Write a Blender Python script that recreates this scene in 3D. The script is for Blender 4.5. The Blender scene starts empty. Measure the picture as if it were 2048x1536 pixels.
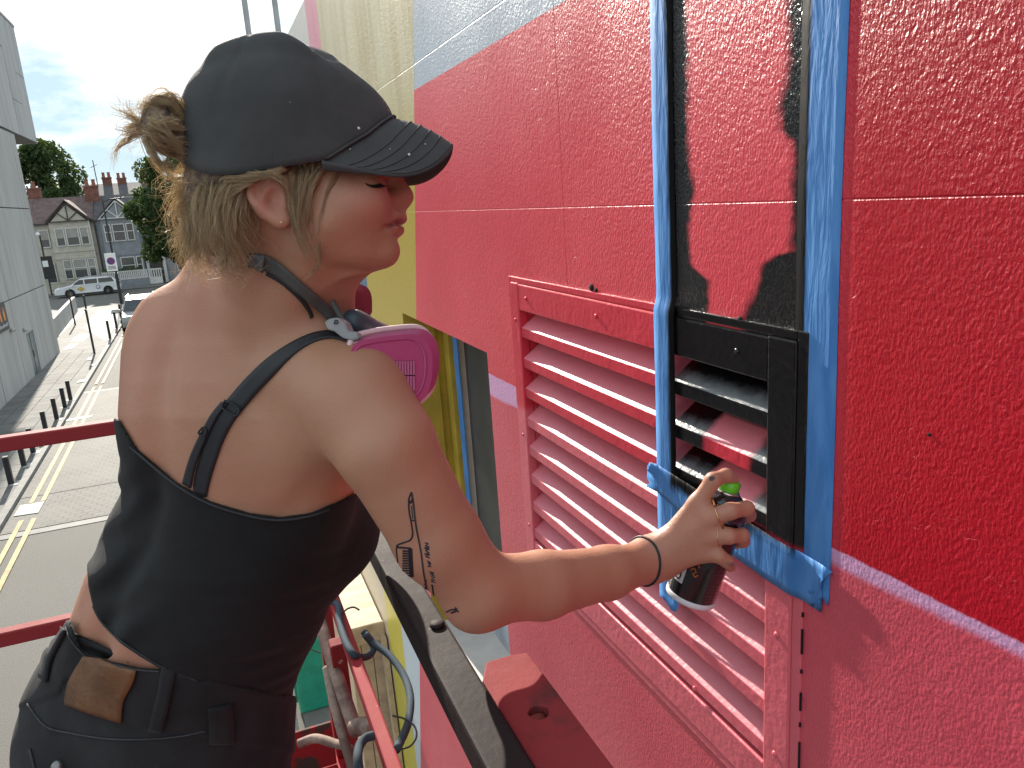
import bpy, bmesh, math, random
import numpy as np
from mathutils import Vector, Matrix
from mathutils.bvhtree import BVHTree

random.seed(7)
RNG = np.random.default_rng(7)
SC = bpy.context.scene
COL = SC.collection

# ------------------------------------------------------------------ camera
FPX, CX, CY, CAMZ = 1538.0, 1024.0, 768.0, 5.6
_up = -np.array([1460 - CX, 7054 - CY, FPX]); _up /= np.linalg.norm(_up)
_fw = np.array([400 - CX, 435 - CY, FPX]); _fw /= np.linalg.norm(_fw)
_fw -= _up * _fw.dot(_up); _fw /= np.linalg.norm(_fw)
_rt = np.cross(_fw, _up)
if _rt[0] < 0: _rt = -_rt
CM = np.stack([_rt, _fw, _up])            # world axes written in lens axes (right, down, ahead)
CO = np.array([0, 0, CAMZ])
cam_d = bpy.data.cameras.new("camera")
cam_d.sensor_width = 36.0; cam_d.lens = FPX / 2048 * 36.0
cam_d.clip_start = 0.02; cam_d.clip_end = 2000
cam = bpy.data.objects.new("camera", cam_d); COL.objects.link(cam)
_m = Matrix.Identity(4)
for r in range(3):
    _m[r][0] = CM[r][0]; _m[r][1] = -CM[r][1]; _m[r][2] = -CM[r][2]; _m[r][3] = CO[r]
cam.matrix_world = _m
SC.camera = cam

# ------------------------------------------------------------------ sky, sun, exposure
SKY_OFF = 0.0
SUN_EL, SUN_AZ = math.radians(25), math.radians(-4)     # azimuth from +Y towards +X
w = bpy.data.worlds.new("World"); SC.world = w; w.use_nodes = True
wn, wl = w.node_tree.nodes, w.node_tree.links
for n in list(wn): wn.remove(n)
wo = wn.new("ShaderNodeOutputWorld"); bg = wn.new("ShaderNodeBackground")
sky = wn.new("ShaderNodeTexSky"); sky.sky_type = 'NISHITA'; sky.sun_disc = False
sky.sun_elevation = SUN_EL; sky.sun_rotation = SUN_AZ
sky.air_density = 1.0; sky.dust_density = 0.6; sky.ozone_density = 1.0
tc = wn.new("ShaderNodeTexCoord")
mp = wn.new("ShaderNodeMapping"); mp.inputs['Scale'].default_value = (1.0, 1.0, 2.6); mp.inputs['Location'].default_value = (SKY_OFF, 0.0, 0.0)
nz = wn.new("ShaderNodeTexNoise"); nz.inputs['Scale'].default_value = 3.4; nz.inputs['Detail'].default_value = 7; nz.inputs['Roughness'].default_value = 0.58
cr = wn.new("ShaderNodeValToRGB")
cr.color_ramp.elements[0].position = 0.44; cr.color_ramp.elements[1].position = 0.68
mx = wn.new("ShaderNodeMix"); mx.data_type = 'RGBA'
mx.inputs[7].default_value = (7.3, 6.95, 6.55, 1)
wl.new(tc.outputs['Generated'], mp.inputs['Vector']); wl.new(mp.outputs[0], nz.inputs['Vector'])
wl.new(nz.outputs['Fac'], cr.inputs['Fac']); wl.new(cr.outputs['Color'], mx.inputs[0])
pb = wn.new("ShaderNodeMix"); pb.data_type = 'RGBA'; pb.inputs[0].default_value = .96; pb.inputs[7].default_value = (1.85, 2.7, 3.3, 1)
wl.new(sky.outputs[0], pb.inputs[6]); wl.new(pb.outputs[2], mx.inputs[6]); wl.new(mx.outputs[2], bg.inputs['Color'])
bg.inputs['Strength'].default_value = 0.112
wl.new(bg.outputs[0], wo.inputs['Surface'])
sd = bpy.data.lights.new("sun", 'SUN'); sd.energy = 3.7; sd.angle = math.radians(0.9); sd.color = (1.0, 0.92, 0.80)
so = bpy.data.objects.new("sun", sd); COL.objects.link(so)
_sv = Vector((math.sin(SUN_AZ) * math.cos(SUN_EL), math.cos(SUN_AZ) * math.cos(SUN_EL), math.sin(SUN_EL)))
so.rotation_euler = _sv.to_track_quat('Z', 'Y').to_euler(); so.location = (0, 0, 40)
SC.view_settings.view_transform = 'Standard'; SC.view_settings.look = 'None'
SC.view_settings.gamma = 1.0; SC.view_settings.use_curve_mapping = False
SC.view_settings.exposure = 1.32

# ------------------------------------------------------------------ node helper
class NB:
    def __init__(s, name, rough=0.6, metal=0.0, spec=0.5):
        s.m = bpy.data.materials.new(name); s.m.use_nodes = True
        s.t = s.m.node_tree; s.b = s.t.nodes["Principled BSDF"]
        s.b.inputs['Roughness'].default_value = rough; s.b.inputs['Metallic'].default_value = metal
        s.b.inputs['Specular IOR Level'].default_value = spec
        s._g = None
    def n(s, typ, **kw):
        x = s.t.nodes.new("ShaderNode" + typ)
        for k, v in kw.items(): setattr(x, k, v)
        return x
    def put(s, sock, v):
        if v is None: return
        if isinstance(v, bpy.types.NodeSocket): s.t.links.new(v, sock)
        elif sock.type == 'RGBA' and len(v) == 3: sock.default_value = (*v, 1)
        else: sock.default_value = v
    def pos(s):
        if s._g is None: s._g = s.n("NewGeometry")
        return s._g.outputs['Position']
    def xyz(s):
        x = s.n("SeparateXYZ"); s.put(x.inputs[0], s.pos()); return x.outputs
    def math(s, op, a, b=None, c=None):
        x = s.n("Math", operation=op)
        s.put(x.inputs[0], a); s.put(x.inputs[1], b); s.put(x.inputs[2], c); return x.outputs[0]
    def mixc(s, f, a, b):
        x = s.n("Mix", data_type='RGBA'); s.put(x.inputs[0], f); s.put(x.inputs[6], a); s.put(x.inputs[7], b); return x.outputs[2]
    def step(s, v, lo, hi):           # 0 below lo, 1 above hi
        x = s.n("MapRange", interpolation_type='SMOOTHSTEP'); x.clamp = True
        s.put(x.inputs[0], v); x.inputs[1].default_value = lo; x.inputs[2].default_value = hi; return x.outputs[0]
    def noise(s, scale, detail=4, rough=0.55, sc3=None, dist=0.0, out='Fac'):
        x = s.n("TexNoise"); x.inputs['Scale'].default_value = scale; x.inputs['Detail'].default_value = detail
        x.inputs['Roughness'].default_value = rough; x.inputs['Distortion'].default_value = dist
        v = s.pos()
        if sc3:
            mpn = s.n("Mapping"); mpn.inputs['Scale'].default_value = sc3; s.put(mpn.inputs[0], v); v = mpn.outputs[0]
        s.put(x.inputs['Vector'], v); return x.outputs[out]
    def voro(s, scale, feature='F1', sc3=None, out='Distance', rnd=1.0):
        x = s.n("TexVoronoi", feature=feature); x.inputs['Scale'].default_value = scale; x.inputs['Randomness'].default_value = rnd
        v = s.pos()
        if sc3:
            mpn = s.n("Mapping"); mpn.inputs['Scale'].default_value = sc3; s.put(mpn.inputs[0], v); v = mpn.outputs[0]
        s.put(x.inputs['Vector'], v); return x.outputs[out]
    def col(s, v): s.put(s.b.inputs['Base Color'], v); return s
    def rgh(s, v): s.put(s.b.inputs['Roughness'], v); return s
    def bump(s, h, dist, strength=1.0):
        x = s.n("Bump"); x.inputs['Strength'].default_value = strength; x.inputs['Distance'].default_value = dist
        s.put(x.inputs['Height'], h)
        old = s.b.inputs['Normal']
        if old.is_linked: s.put(x.inputs['Normal'], old.links[0].from_socket)
        s.put(old, x.outputs[0]); return s

def simple(name, c, rough=0.6, var=0.12, scale=8.0, metal=0.0, bump=0.0, bscale=60.0, spec=0.5):
    b = NB(name, rough, metal, spec)
    d = tuple(x * (1 - var * 1.6) for x in c); l = tuple(min(1, x * (1 + var)) for x in c)
    b.col(b.mixc(b.step(b.noise(scale, 6, 0.65), 0.3, 0.7), d, l))
    if bump: b.bump(b.noise(bscale, 4), bump)
    return b.m

# ------------------------------------------------------------------ objects
LOC = {}
def at_of(o):
    return LOC.get(o.name, Vector((0, 0, 0))) if o else Vector((0, 0, 0))
def tag(o, label=None, cat=None, group=None, kind=None):
    if label: o['label'] = label
    if cat: o['category'] = cat
    if group: o['group'] = group
    if kind: o['kind'] = kind
    return o
def thing(name, label, cat, loc, group=None):
    o = bpy.data.objects.new(name, None); COL.objects.link(o)
    o.empty_display_size = 0.1
    o.location = loc; LOC[o.name] = Vector(loc)
    return tag(o, label, cat, group)
def link(name, me, mat, parent=None, smooth=False, bevel=0.0, solid=0.0, seg=2):
    o = bpy.data.objects.new(name, me); COL.objects.link(o)
    if mat is not None and not me.materials: me.materials.append(mat)
    if parent: o.parent = parent
    LOC[o.name] = at_of(parent)
    if smooth: me.polygons.foreach_set("use_smooth", [True] * len(me.polygons))
    if solid:
        md = o.modifiers.new("solid", 'SOLIDIFY'); md.thickness = solid; md.offset = 1
    if bevel:
        md = o.modifiers.new("bevel", 'BEVEL'); md.width = bevel; md.segments = seg; md.limit_method = 'ANGLE'
    return o
def pack(name, V, F, mat, parent=None, **kw):      # V in world coordinates
    V = np.asarray(V, float) - np.array(at_of(parent))
    me = bpy.data.meshes.new(name)
    if isinstance(F, np.ndarray):
        n, k = F.shape
        me.vertices.add(len(V)); me.vertices.foreach_set("co", V.astype(np.float32).ravel())
        me.loops.add(n * k); me.loops.foreach_set("vertex_index", F.astype(np.int32).ravel())
        me.polygons.add(n); me.polygons.foreach_set("loop_start", np.arange(0, n * k, k, dtype=np.int32))
        me.update(calc_edges=True)
    else:
        me.from_pydata(V.tolist(), [], F); me.update()
    return link(name, me, mat, parent, **kw)

class MB:
    def __init__(s): s.v = []; s.f = []
    def add(s, V, F):
        o = len(s.v); s.v += [tuple(map(float, p)) for p in V]; s.f += [[i + o for i in f] for f in F]; return s
    def box(s, x0, x1, y0, y1, z0, z1):
        return s.add([(x0,y0,z0),(x1,y0,z0),(x1,y1,z0),(x0,y1,z0),(x0,y0,z1),(x1,y0,z1),(x1,y1,z1),(x0,y1,z1)],
                     [(0,3,2,1),(4,5,6,7),(0,1,5,4),(1,2,6,5),(2,3,7,6),(3,0,4,7)])
    def bar(s, a, b, w, h, up=(0, 0, 1)):
        a, b, up = Vector(a), Vector(b), Vector(up); d = (b - a).normalized()
        x = d.cross(up).normalized() * (w / 2); y = x.cross(d).normalized() * (h / 2)
        return s.add([p + i * x + j * y for p in (a, b) for i, j in ((-1,-1),(1,-1),(1,1),(-1,1))],
                     [(0,3,2,1),(4,5,6,7),(0,1,5,4),(1,2,6,5),(2,3,7,6),(3,0,4,7)])
    def tube(s, pts, r, n=8, caps=True):
        pts = [Vector(p) for p in pts]; rs = r if isinstance(r, (list, tuple, np.ndarray)) else [r] * len(pts)
        V, F = [], []; ref = Vector((0.31, 0.17, 0.93))
        for i, p in enumerate(pts):
            d = (pts[min(i+1, len(pts)-1)] - pts[max(i-1, 0)]).normalized()
            x = d.cross(ref)
            if x.length < 1e-3: x = d.cross(Vector((1, 0, 0)))
            x.normalize(); y = d.cross(x); ref = x.cross(d) if abs(x.dot(d)) < .99 else ref
            for k in range(n):
                t = 2 * math.pi * k / n; V.append(p + (x * math.cos(t) + y * math.sin(t)) * rs[i])
        for i in range(len(pts) - 1):
            for k in range(n):
                F.append((i*n+k, i*n+(k+1) % n, (i+1)*n+(k+1) % n, (i+1)*n+k))
        if caps: F.append(tuple(range(n))[::-1]); F.append(tuple(range((len(pts)-1)*n, len(pts)*n)))
        return s.add(V, F)
    def lathe(s, prof, o, ax, n=24):      # prof: (radius, along) pairs
        o, ax = Vector(o), Vector(ax).normalized(); x = ax.orthogonal().normalized(); y = ax.cross(x)
        V, F = [], []
        for r, h in prof:
            for k in range(n):
                t = 2 * math.pi * k / n; V.append(o + ax * h + (x * math.cos(t) + y * math.sin(t)) * r)
        for i in range(len(prof) - 1):
            for k in range(n): F.append((i*n+k, i*n+(k+1) % n, (i+1)*n+(k+1) % n, (i+1)*n+k))
        F.append(tuple(range(n))[::-1]); F.append(tuple(range((len(prof)-1)*n, len(prof)*n)))
        return s.add(V, F)
    def prism(s, poly, lo, hi, axis='x'):   # poly in the two other axes, in order
        V = []
        for t in (lo, hi):
            for a, b in poly: V.append({'x': (t, a, b), 'y': (a, t, b), 'z': (a, b, t)}[axis])
        n = len(poly)
        return s.add(V, [tuple(range(n))[::-1], tuple(range(n, 2*n))] + [(i, (i+1) % n, n+(i+1) % n, n+i) for i in range(n)])
    def ball(s, c, r, n=10, sq=(1, 1, 1)):
        prof = [(max(1e-4, math.sin(math.pi*i/n)), -math.cos(math.pi*i/n)) for i in range(n+1)]
        k = len(s.v); s.lathe(prof, (0, 0, 0), (0, 0, 1), n*2)
        for i in range(k, len(s.v)): s.v[i] = tuple(c[j] + s.v[i][j] * r * sq[j] for j in range(3))
        return s
    def build(s, name, mat, parent=None, **kw):
        o = pack(name, s.v, s.f, mat, parent, **kw)
        bm = bmesh.new(); bm.from_mesh(o.data); bmesh.ops.recalc_face_normals(bm, faces=bm.faces); bm.to_mesh(o.data); bm.free()
        return o
def dup(root, loc, label=None, group=None):
    r = root.copy(); COL.objects.link(r); r.location = loc; LOC[r.name] = Vector(loc)
    if label: r['label'] = label
    if group: r['group'] = group
    for ch in list(root.children):
        c = ch.copy(); COL.objects.link(c); c.parent = r
        for g in ch.children:
            d = g.copy(); COL.objects.link(d); d.parent = c
    return r

# distances seen along a sight line: a point of the place from its bearing and how far ahead it is
def cam_pt(px, py, z): return np.array([(px - CX) / FPX * z, (py - CY) / FPX * z, z])
def wpt(px, py, z): return CM @ cam_pt(px, py, z) + CO
def c2w(P): return np.asarray(P) @ CM.T + CO
def spline(pts, n):
    P = np.asarray(pts, float); P = np.vstack([2*P[0]-P[1], P, 2*P[-1]-P[-2]]); m = len(P) - 3
    out = []
    for s in np.linspace(0, m - 1e-6, n):
        i = int(s); t = s - i; a, b, c, d = P[i:i+4]
        out.append(0.5*((2*b)+(-a+c)*t+(2*a-5*b+4*c-d)*t*t+(-a+3*b-3*c+d)*t**3))
    return np.array(out)
# ================================================================== GROUND
def kx(y): return -4.2 - 0.0152 * y          # line of the left kerb
b = NB("asphalt", 0.85)
n1 = b.noise(0.5, 5); n2 = b.noise(60, 3)
b.col(b.mixc(n1, b.mixc(n2, (.085,.080,.072), (.135,.127,.114)), b.mixc(n2, (.108,.101,.091), (.16,.149,.134))))
b.bump(n2, 0.01); M_ASPH = b.m
b = NB("block paving", 0.8)
br = b.n("TexBrick"); br.offset = 0.5
mp_ = b.n("Mapping"); mp_.inputs['Rotation'].default_value = (0, 0, 0.02); b.put(mp_.inputs[0], b.pos())
b.put(br.inputs['Vector'], mp_.outputs[0]); br.inputs['Scale'].default_value = 1.0
br.inputs['Brick Width'].default_value = .22; br.inputs['Row Height'].default_value = .16; br.inputs['Mortar Size'].default_value = .016
br.inputs['Color1'].default_value = (.118,.112,.10,1); br.inputs['Color2'].default_value = (.092,.087,.078,1); br.inputs['Mortar'].default_value = (.06,.057,.054,1)
b.col(b.mixc(b.step(b.noise(.8, 5), .35, .7), br.outputs['Color'], (.125,.118,.106))); b.bump(br.outputs['Fac'], -.01); M_BLOCK = b.m
M_PAVE = simple("pavement concrete", (.15,.147,.141), .85, .18, 1.3, bump=.006, bscale=25)
M_SLAB = simple("paving slab concrete", (.145,.142,.136), .85, .2, 1.1, bump=.004, bscale=30)
M_PALE = simple("pale paving", (.24,.235,.22), .8, .14, 1.5)
M_KERB = simple("kerb granite", (.19,.186,.178), .8, .15, 5, bump=.004)
M_YEL = simple("yellow road paint", (.42,.32,.13), .75, .22, 4)
M_WHT = simple("white road paint", (.40,.395,.36), .75, .18, 6)

def sheet(name, polys, z, mat, kind='structure', parent=None):
    m = MB()
    for p in polys: m.add([(x, y, z) for x, y in p], [tuple(range(len(p)))])
    o = pack(name, m.v, m.f, mat, parent)
    if kind and not parent: o['kind'] = kind
    return o
sheet("ground", [[(-400,-60),(400,-60),(400,600),(-400,600)]], -.12, M_ASPH)
sheet("road", [[(kx(-20),-20),(.25,-20),(.25,60.4),(kx(60.4)-.4,60.4)], [(-60,60.4),(40,60.4),(40,73.4),(-60,73.4)]], 0, M_ASPH)
rt = MB()
rt.add([(kx(18.6)+.02,18.4,.012),(.2,18.4,.012),(.2,29.4,.012),(kx(29.4)+.02,29.4,.012)], [(0,1,2,3)])
o = rt.build("raised_paving", M_BLOCK); o['kind'] = 'structure'
rt = MB()
rt.add([(kx(16.1)+.02,16.3,.008),(.2,16.3,.008),(.2,18.38,.008),(kx(18.4)+.02,18.38,.008)], [(0,1,2,3)])
o = rt.build("ramp_paving", M_BLOCK); o['kind'] = 'structure'
sheet("ramp_edge", [[(kx(16)+.02,16.0),(.2,16.0),(.2,16.25),(kx(16)+.02,16.25)], [(kx(29)+.02,29.4),(.2,29.4),(.2,29.65),(kx(29)+.02,29.65)]], .010, M_PALE)
# pavement to the left with its kerb and slabs
pv = MB(); pv.add([(-40,-20,.10),(kx(-20)-.15,-20,.10),(kx(60)-.15,60,.10),(-40,60,.10)], [(0,1,2,3)])
pave = pv.build("pavement", M_PAVE); pave['kind'] = 'structure'
kb = MB(); kb.add([(kx(-20)-.15,-20,.104),(kx(-20),-20,.104),(kx(60),60,.104),(kx(60)-.15,60,.104),(kx(-20),-20,-.1),(kx(60),60,-.1)], [(0,1,2,3),(1,4,5,2)])
kb.build("kerb", M_KERB)['kind'] = 'structure'
pv = MB(); pv.box(.25,.75,-20,60,-.1,.1); pv.build("pavement", M_PAVE)['kind'] = 'structure'
pv = MB(); pv.box(-60,40,73.4,75.8,-.1,.11); pv.build("pavement", M_PAVE)['kind'] = 'structure'
slab_me = None
y = 14.0
while y < 39:
    for k in range(4):
        x0 = -6.78 + k * .50
        if x0 + .48 > kx(y) - .2: continue
        if slab_me is None:
            m = MB(); m.box(0, .485, 0, .585, 0, .016)
            so_ = m.build("paving_slab", M_SLAB, pave); slab_me = so_.data
        else: so_ = link("paving_slab", slab_me, None, pave)
        so_.location = (x0, y + (.3 if k % 2 else 0), .098 + random.uniform(-.002, .002))
    y += .60
# pale slabs on the corner
sheet("pale_paving", [[wp[:2] for wp in [(-6.9,48.0),(-5.15,41.5),(-5.25,56.5),(-7.2,57.5)]], [(-6.85,42.8),(-6.2,42.4),(-6.1,45),(-6.8,45.5)], [(-6.8,40.2),(-6.4,40.1),(-6.3,41.8),(-6.75,42)]], .106, M_PALE)
# double yellow line and white patches
yl = []
for off in (.24, .46):
    for y0, y1 in ((2, 16.9), (17.95, 30.3), (30.8, 60)):
        yl.append([(kx(y0)+off, y0), (kx(y0)+off+.09, y0), (kx(y1)+off+.09, y1), (kx(y1)+off, y1)])
ylo = MB()
for p in yl: ylo.add([(x, yy, .018) for x, yy in p], [(0,1,2,3)])
ylo.build("yellow_line", M_YEL)['kind'] = 'structure'
sheet("yellow_line", [[(.02,2),(.11,2),(.11,50),(.02,50)]], .018, M_YEL)
sheet("white_marking", [[(-4.38,17.25),(-3.93,17.2),(-3.93,17.9),(-4.38,17.9)]], .021, M_WHT)
sheet("white_marking", [[(-4.62,25.3),(-3.9,25.4),(-3.9,25.7),(-4.62,25.6)]], .021, M_WHT)
sheet("white_marking", [[(-8.1,45.6),(-7.7,45.5),(-7.95,58),(-8.2,58)]], .112, M_WHT)
sheet("white_marking", [[(-5.0,31),(-4.75,31),(-4.75,31.5),(-5.0,31.5)],[(-5.3,36),(-5.1,36),(-5.1,36.8),(-5.3,36.8)],[(-5.0,34.4),(-4.78,34.4),(-4.78,34.9),(-5.0,34.9)]], .122, M_WHT)

# ================================================================== CONCRETE BUILDING ON THE LEFT
b = NB("board concrete", 0.8)
st = b.noise(1.2, 5, .6, sc3=(1.5, 1.5, .22)); nn = b.noise(.35, 4)
b.col(b.mixc(b.step(st, .3, .72), b.mixc(nn, (.29,.285,.272), (.34,.334,.32)), (.40,.393,.378))); b.bump(st, .01); M_CONC = b.m
b = NB("cladding board", 0.7)
st = b.noise(1.6, 4, .6, sc3=(1.2, 1.2, .15))
b.col(b.mixc(b.step(st, .32, .68), (.31,.31,.305), (.39,.39,.38))); M_CLAD = b.m
M_JOINT = simple("dark joint", (.10,.10,.10), .9)
M_DKGL = simple("dark glass", (.04,.05,.055), .12, .2, 3)
M_DOORG = simple("grey metal door", (.14,.17,.18), .4, .2, 3)
M_BLACK = simple("black metal", (.015,.015,.017), .45, .2, 12)
cb = thing("concrete_building", "grey concrete building with tall panels and an overhanging upper block", "building", (-9, 30, 0))
m = MB(); m.box(-22, -6.85, 22.5, 39.55, 0, 9.6); m.box(-22, -6.87, 18, 44.9, 9.62, 14.9); m.build("core", M_JOINT, cb)
rows = [(0.02, 3.16), (3.20, 6.44), (6.48, 9.55)]
cols = [(22.6, 24.9), (25.0, 28.9), (29.0, 32.3), (32.36, 38.72), (38.8, 39.6)]
for z0, z1 in rows:
    for y0, y1 in cols:
        if z0 < 1 and y0 == 32.36:
            m = MB(); m.box(-6.87,-6.8,y0,33.78,z0,z1); m.box(-6.87,-6.8,35.12,y1,z0,z1); m.box(-6.87,-6.8,33.78,35.12,1.74,z1)
        else:
            m = MB(); m.box(-6.87, -6.8, y0, y1, z0, z1)
        m.build("wall_panel", M_CONC, cb, bevel=.008, seg=1)
m = MB(); m.box(-22, -6.85, 39.56, 39.62, 0, 9.5); m.build("wall_panel", M_CONC, cb)
yy = 18.0; k = 0
while yy < 44.9:
    wd = 1.92; cuts = [9.66, (11.2, 12.6, 11.9, 13.3)[k % 4], 14.86]
    for z0, z1 in zip(cuts[:-1], cuts[1:]):
        m = MB(); m.box(-6.9, -6.82 + random.uniform(-.006, .006), yy + .02, min(yy + wd, 44.95) - .02, z0 + .015, z1 - .015)
        m.build("cladding_board", M_CLAD, cb)
    yy += wd; k += 1
m = MB(); m.box(-22, -6.8, 17.9, 45.05, 14.88, 15.0); m.build("roof_edge", M_CLAD, cb)
m = MB(); m.box(-22, -6.83, 44.92, 45.0, 9.62, 14.86); m.build("cladding_board", M_CLAD, cb)
m = MB(); m.box(-6.86,-6.835,33.8,35.1,.02,1.72); d_ = m.build("door", M_DOORG, cb)
m = MB(); m.box(-6.834,-6.82,34.42,34.46,.05,1.70); m.build("door_gap", M_JOINT, d_)
m = MB(); m.box(-6.834,-6.81,34.5,34.54,.75,1.0); m.build("handle", M_BLACK, d_)
m = MB(); m.ball((-6.74,33.5,1.95), .09, 8); m.tube([(-6.82,33.5,1.95),(-6.74,33.5,1.95)], .04); m.build("wall_lamp", M_WHT, cb)
m = MB(); m.ball((-6.72,31.6,2.2), .1, 8, (1,1.8,.7)); m.build("wall_lamp", M_WHT, cb)
M_OR = simple("orange print", (.75,.25,.05), .6, .2, 3); M_PST = simple("poster black", (.02,.022,.025), .5); M_PSW = simple("poster pale print", (.45,.47,.48), .6)
po = thing("poster", "dark poster with an orange emblem fixed to the concrete wall", "poster", (-6.8, 30.6, 2.3))
m = MB(); m.box(-6.799,-6.77,29.6,31.45,2.28,3.22); m.build("sheet", M_PST, po)
for y0, s in ((30.95, .22), (30.45, .16)):
    m = MB(); m.prism([(y0, 2.62), (y0+s, 2.58), (y0+s*.8, 3.08), (y0+s*.35, 2.86), (y0-.02, 3.12)], -6.77, -6.766); m.build("emblem", M_OR, po)
m = MB()
for k in range(9): m.box(-6.77,-6.766,29.9+k*.16,30.0+k*.16,2.40,2.47+.02*(k % 3))
m.build("print", M_PSW, po)['kind'] = 'stuff'
# low wall on the corner
lw = MB(); lw.prism([(-7.95,45.4),(-7.75,45.4),(-8.5,58.4),(-8.7,58.4)], .1, 1.05, 'z')
tag(lw.build("low_wall", M_CONC), "low pale concrete wall running along the pavement past the building corner", "wall")

# ================================================================== BOLLARDS, POSTS, LAMPS
bol = None; M_BOLF = simple("bollard foot concrete", (.4,.39,.37), .8)
def bollard(label, x, y, h=.74):
    t = thing("bollard", label, "bollard", (x, y, .1), "black bollards along the kerb")
    m = MB(); m.box(x-.055, x+.055, y-.055, y+.055, .1, h); m.build("post", M_BLACK, t, bevel=.008)
    m = MB(); m.box(x-.052, x+.052, y-.052, y+.052, h, h+.012); m.build("top_cap", M_KERB, t)
    m = MB(); m.box(x-.16, x+.16, y-.16, y+.16, .1, .112); m.build("footing", M_BOLF, t)
ords = ["nearest", "second nearest", "third nearest", "fourth nearest", "fifth nearest", "sixth nearest", "farthest"]
BY = [19.33, 20.71, 21.7, 23.0, 24.1, 25.4, 26.9, 28.1]
o8 = ["first", "second", "third", "fourth", "fifth", "sixth", "seventh"]
for i, yb in enumerate([19.33, 20.71, 21.85, 23.7, 25.37, 26.9, 28.05]):
    bollard("square black bollard on the kerb, %s of the row of seven counted from the camera" % o8[i], -4.80, yb)
for lab, x, yb in (("square black bollard by the pale paving, in front of the parked silver car", -4.98, 42.1), ("square black bollard beside the front wing of the silver car", -5.03, 46.0), ("square black bollard beside the rear of the silver car", -5.15, 50.2), ("lone black bollard at the far end of the low wall", -8.13, 59.4)):
    bollard(lab, x, yb, 1.0)
for lab, x, yb, h in (("slim tall black post in the middle of the pavement", -5.19, 37.77, 2.0), ("slim tall black post standing against the low concrete wall", -7.55, 50.0, 2.1)):
    t = thing("sign_post", lab, "post", (x, yb, .1))
    m = MB(); m.tube([(x, yb, .1), (x, yb, h)], .045, 10); m.build("pole", M_BLACK, t)
    m = MB(); m.lathe([(.05, 0), (.05, .03), (.02, .05)], (x, yb, h), (0, 0, 1), 10); m.build("cap", M_BLACK, t)
M_SIGN = simple("white sign face", (.75,.75,.74), .5, .05); M_SRED = simple("sign red", (.30,.02,.08), .5, .05); M_SBLU = simple("sign blue", (.05,.05,.2), .5, .05)
t = thing("street_lamp", "tall black lamp post carrying a white no waiting sign", "lamp post", (-6.1, 61.4, .1))
m = MB(); m.tube([(-6.1,61.4,.0),(-6.1,61.4,2.2)], .11, 12); m.tube([(-6.1,61.4,2.2),(-6.1,61.4,7.0),(-6.1,61.4,7.2)], [.075,.05,.05], 10); m.build("pole", M_BLACK, t)
m = MB(); m.tube([(-6.1,61.4,7.1),(-5.6,61.3,7.25),(-4.6,61.1,7.3)], .035, 8); m.build("arm", M_BLACK, t)
m = MB(); m.box(-4.7,-4.1,61.0,61.2,7.24,7.36); m.build("lamp_head", M_KERB, t, bevel=.03)
m = MB(); m.box(-6.62,-5.92,61.25,61.28,2.35,3.6); s_ = m.build("sign", M_SIGN, t)
m = MB(); m.lathe([(.26,0),(.26,.006)], (-6.27,61.249,3.05), (0,-1,0), 24); m.build("sign_ring", M_SRED, s_)
m = MB(); m.lathe([(.215,0),(.215,.009)], (-6.27,61.247,3.05), (0,-1,0), 24); m.build("sign_disc", M_SBLU, s_)
m = MB(); m.bar((-6.41,61.236,3.19), (-6.13,61.236,2.91), .004, .06, (0,0,1)); m.build("sign_bar", M_SRED, s_)
m = MB()
for k in range(3): m.box(-6.52,-6.02,61.244,61.249,2.66-.09*k,2.70-.09*k)
m.build("sign_print", M_BLACK, s_)
t = thing("street_lamp", "black lamp post with a dark notice case beside the cream house", "lamp post", (-12.4, 73.9, .1))
m = MB(); m.tube([(-12.4,73.9,0),(-12.4,73.9,5.1)], .06, 10); m.build("pole", M_BLACK, t)
m = MB(); m.ball((-12.5,73.8,5.15), .16, 8); m.build("lamp_head", M_SIGN, t)
m = MB(); m.box(-12.75,-11.85,73.8,73.9,1.5,3.35); s_ = m.build("notice_case", M_BLACK, t)
m = MB(); m.box(-12.6,-12.2,73.78,73.8,2.5,3.0); m.build("notice", M_SIGN, s_)

# ================================================================== TERRACED HOUSES
M_CREAM = simple("cream render", (.50,.46,.38), .85, .1, 2); M_GREYR = simple("grey render", (.26,.28,.30), .85, .1, 2)
M_WTRIM = simple("white painted trim", (.66,.65,.62), .6, .08, 4); M_TIMB = simple("dark timber", (.05,.045,.04), .6, .2, 3)
b = NB("roof tile", .85)
wv = b.n("TexWave", wave_type='BANDS', bands_direction='Z'); wv.inputs['Scale'].default_value = 3.2; b.put(wv.inputs['Vector'], b.pos())
b.col(b.mixc(b.step(b.noise(2.5, 5), .3, .7), (.10,.065,.06), (.17,.11,.10))); b.bump(wv.outputs['Fac'], .03); M_ROOF = b.m
M_SLATE = simple("dark slate", (.075,.07,.075), .7, .25, 2); M_BRICK = simple("chimney brick", (.20,.085,.06), .9, .25, 6); M_POT = simple("chimney pot clay", (.27,.11,.07), .8)
b = NB("window glass", .08); b.col((.06,.07,.075)); M_GLASS = b.m
M_CURT = simple("pale blind", (.36,.34,.30), .8, .1, 3)
M_HEDGE = simple("hedge green", (.05,.085,.03), .8, .4, 6)
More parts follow.
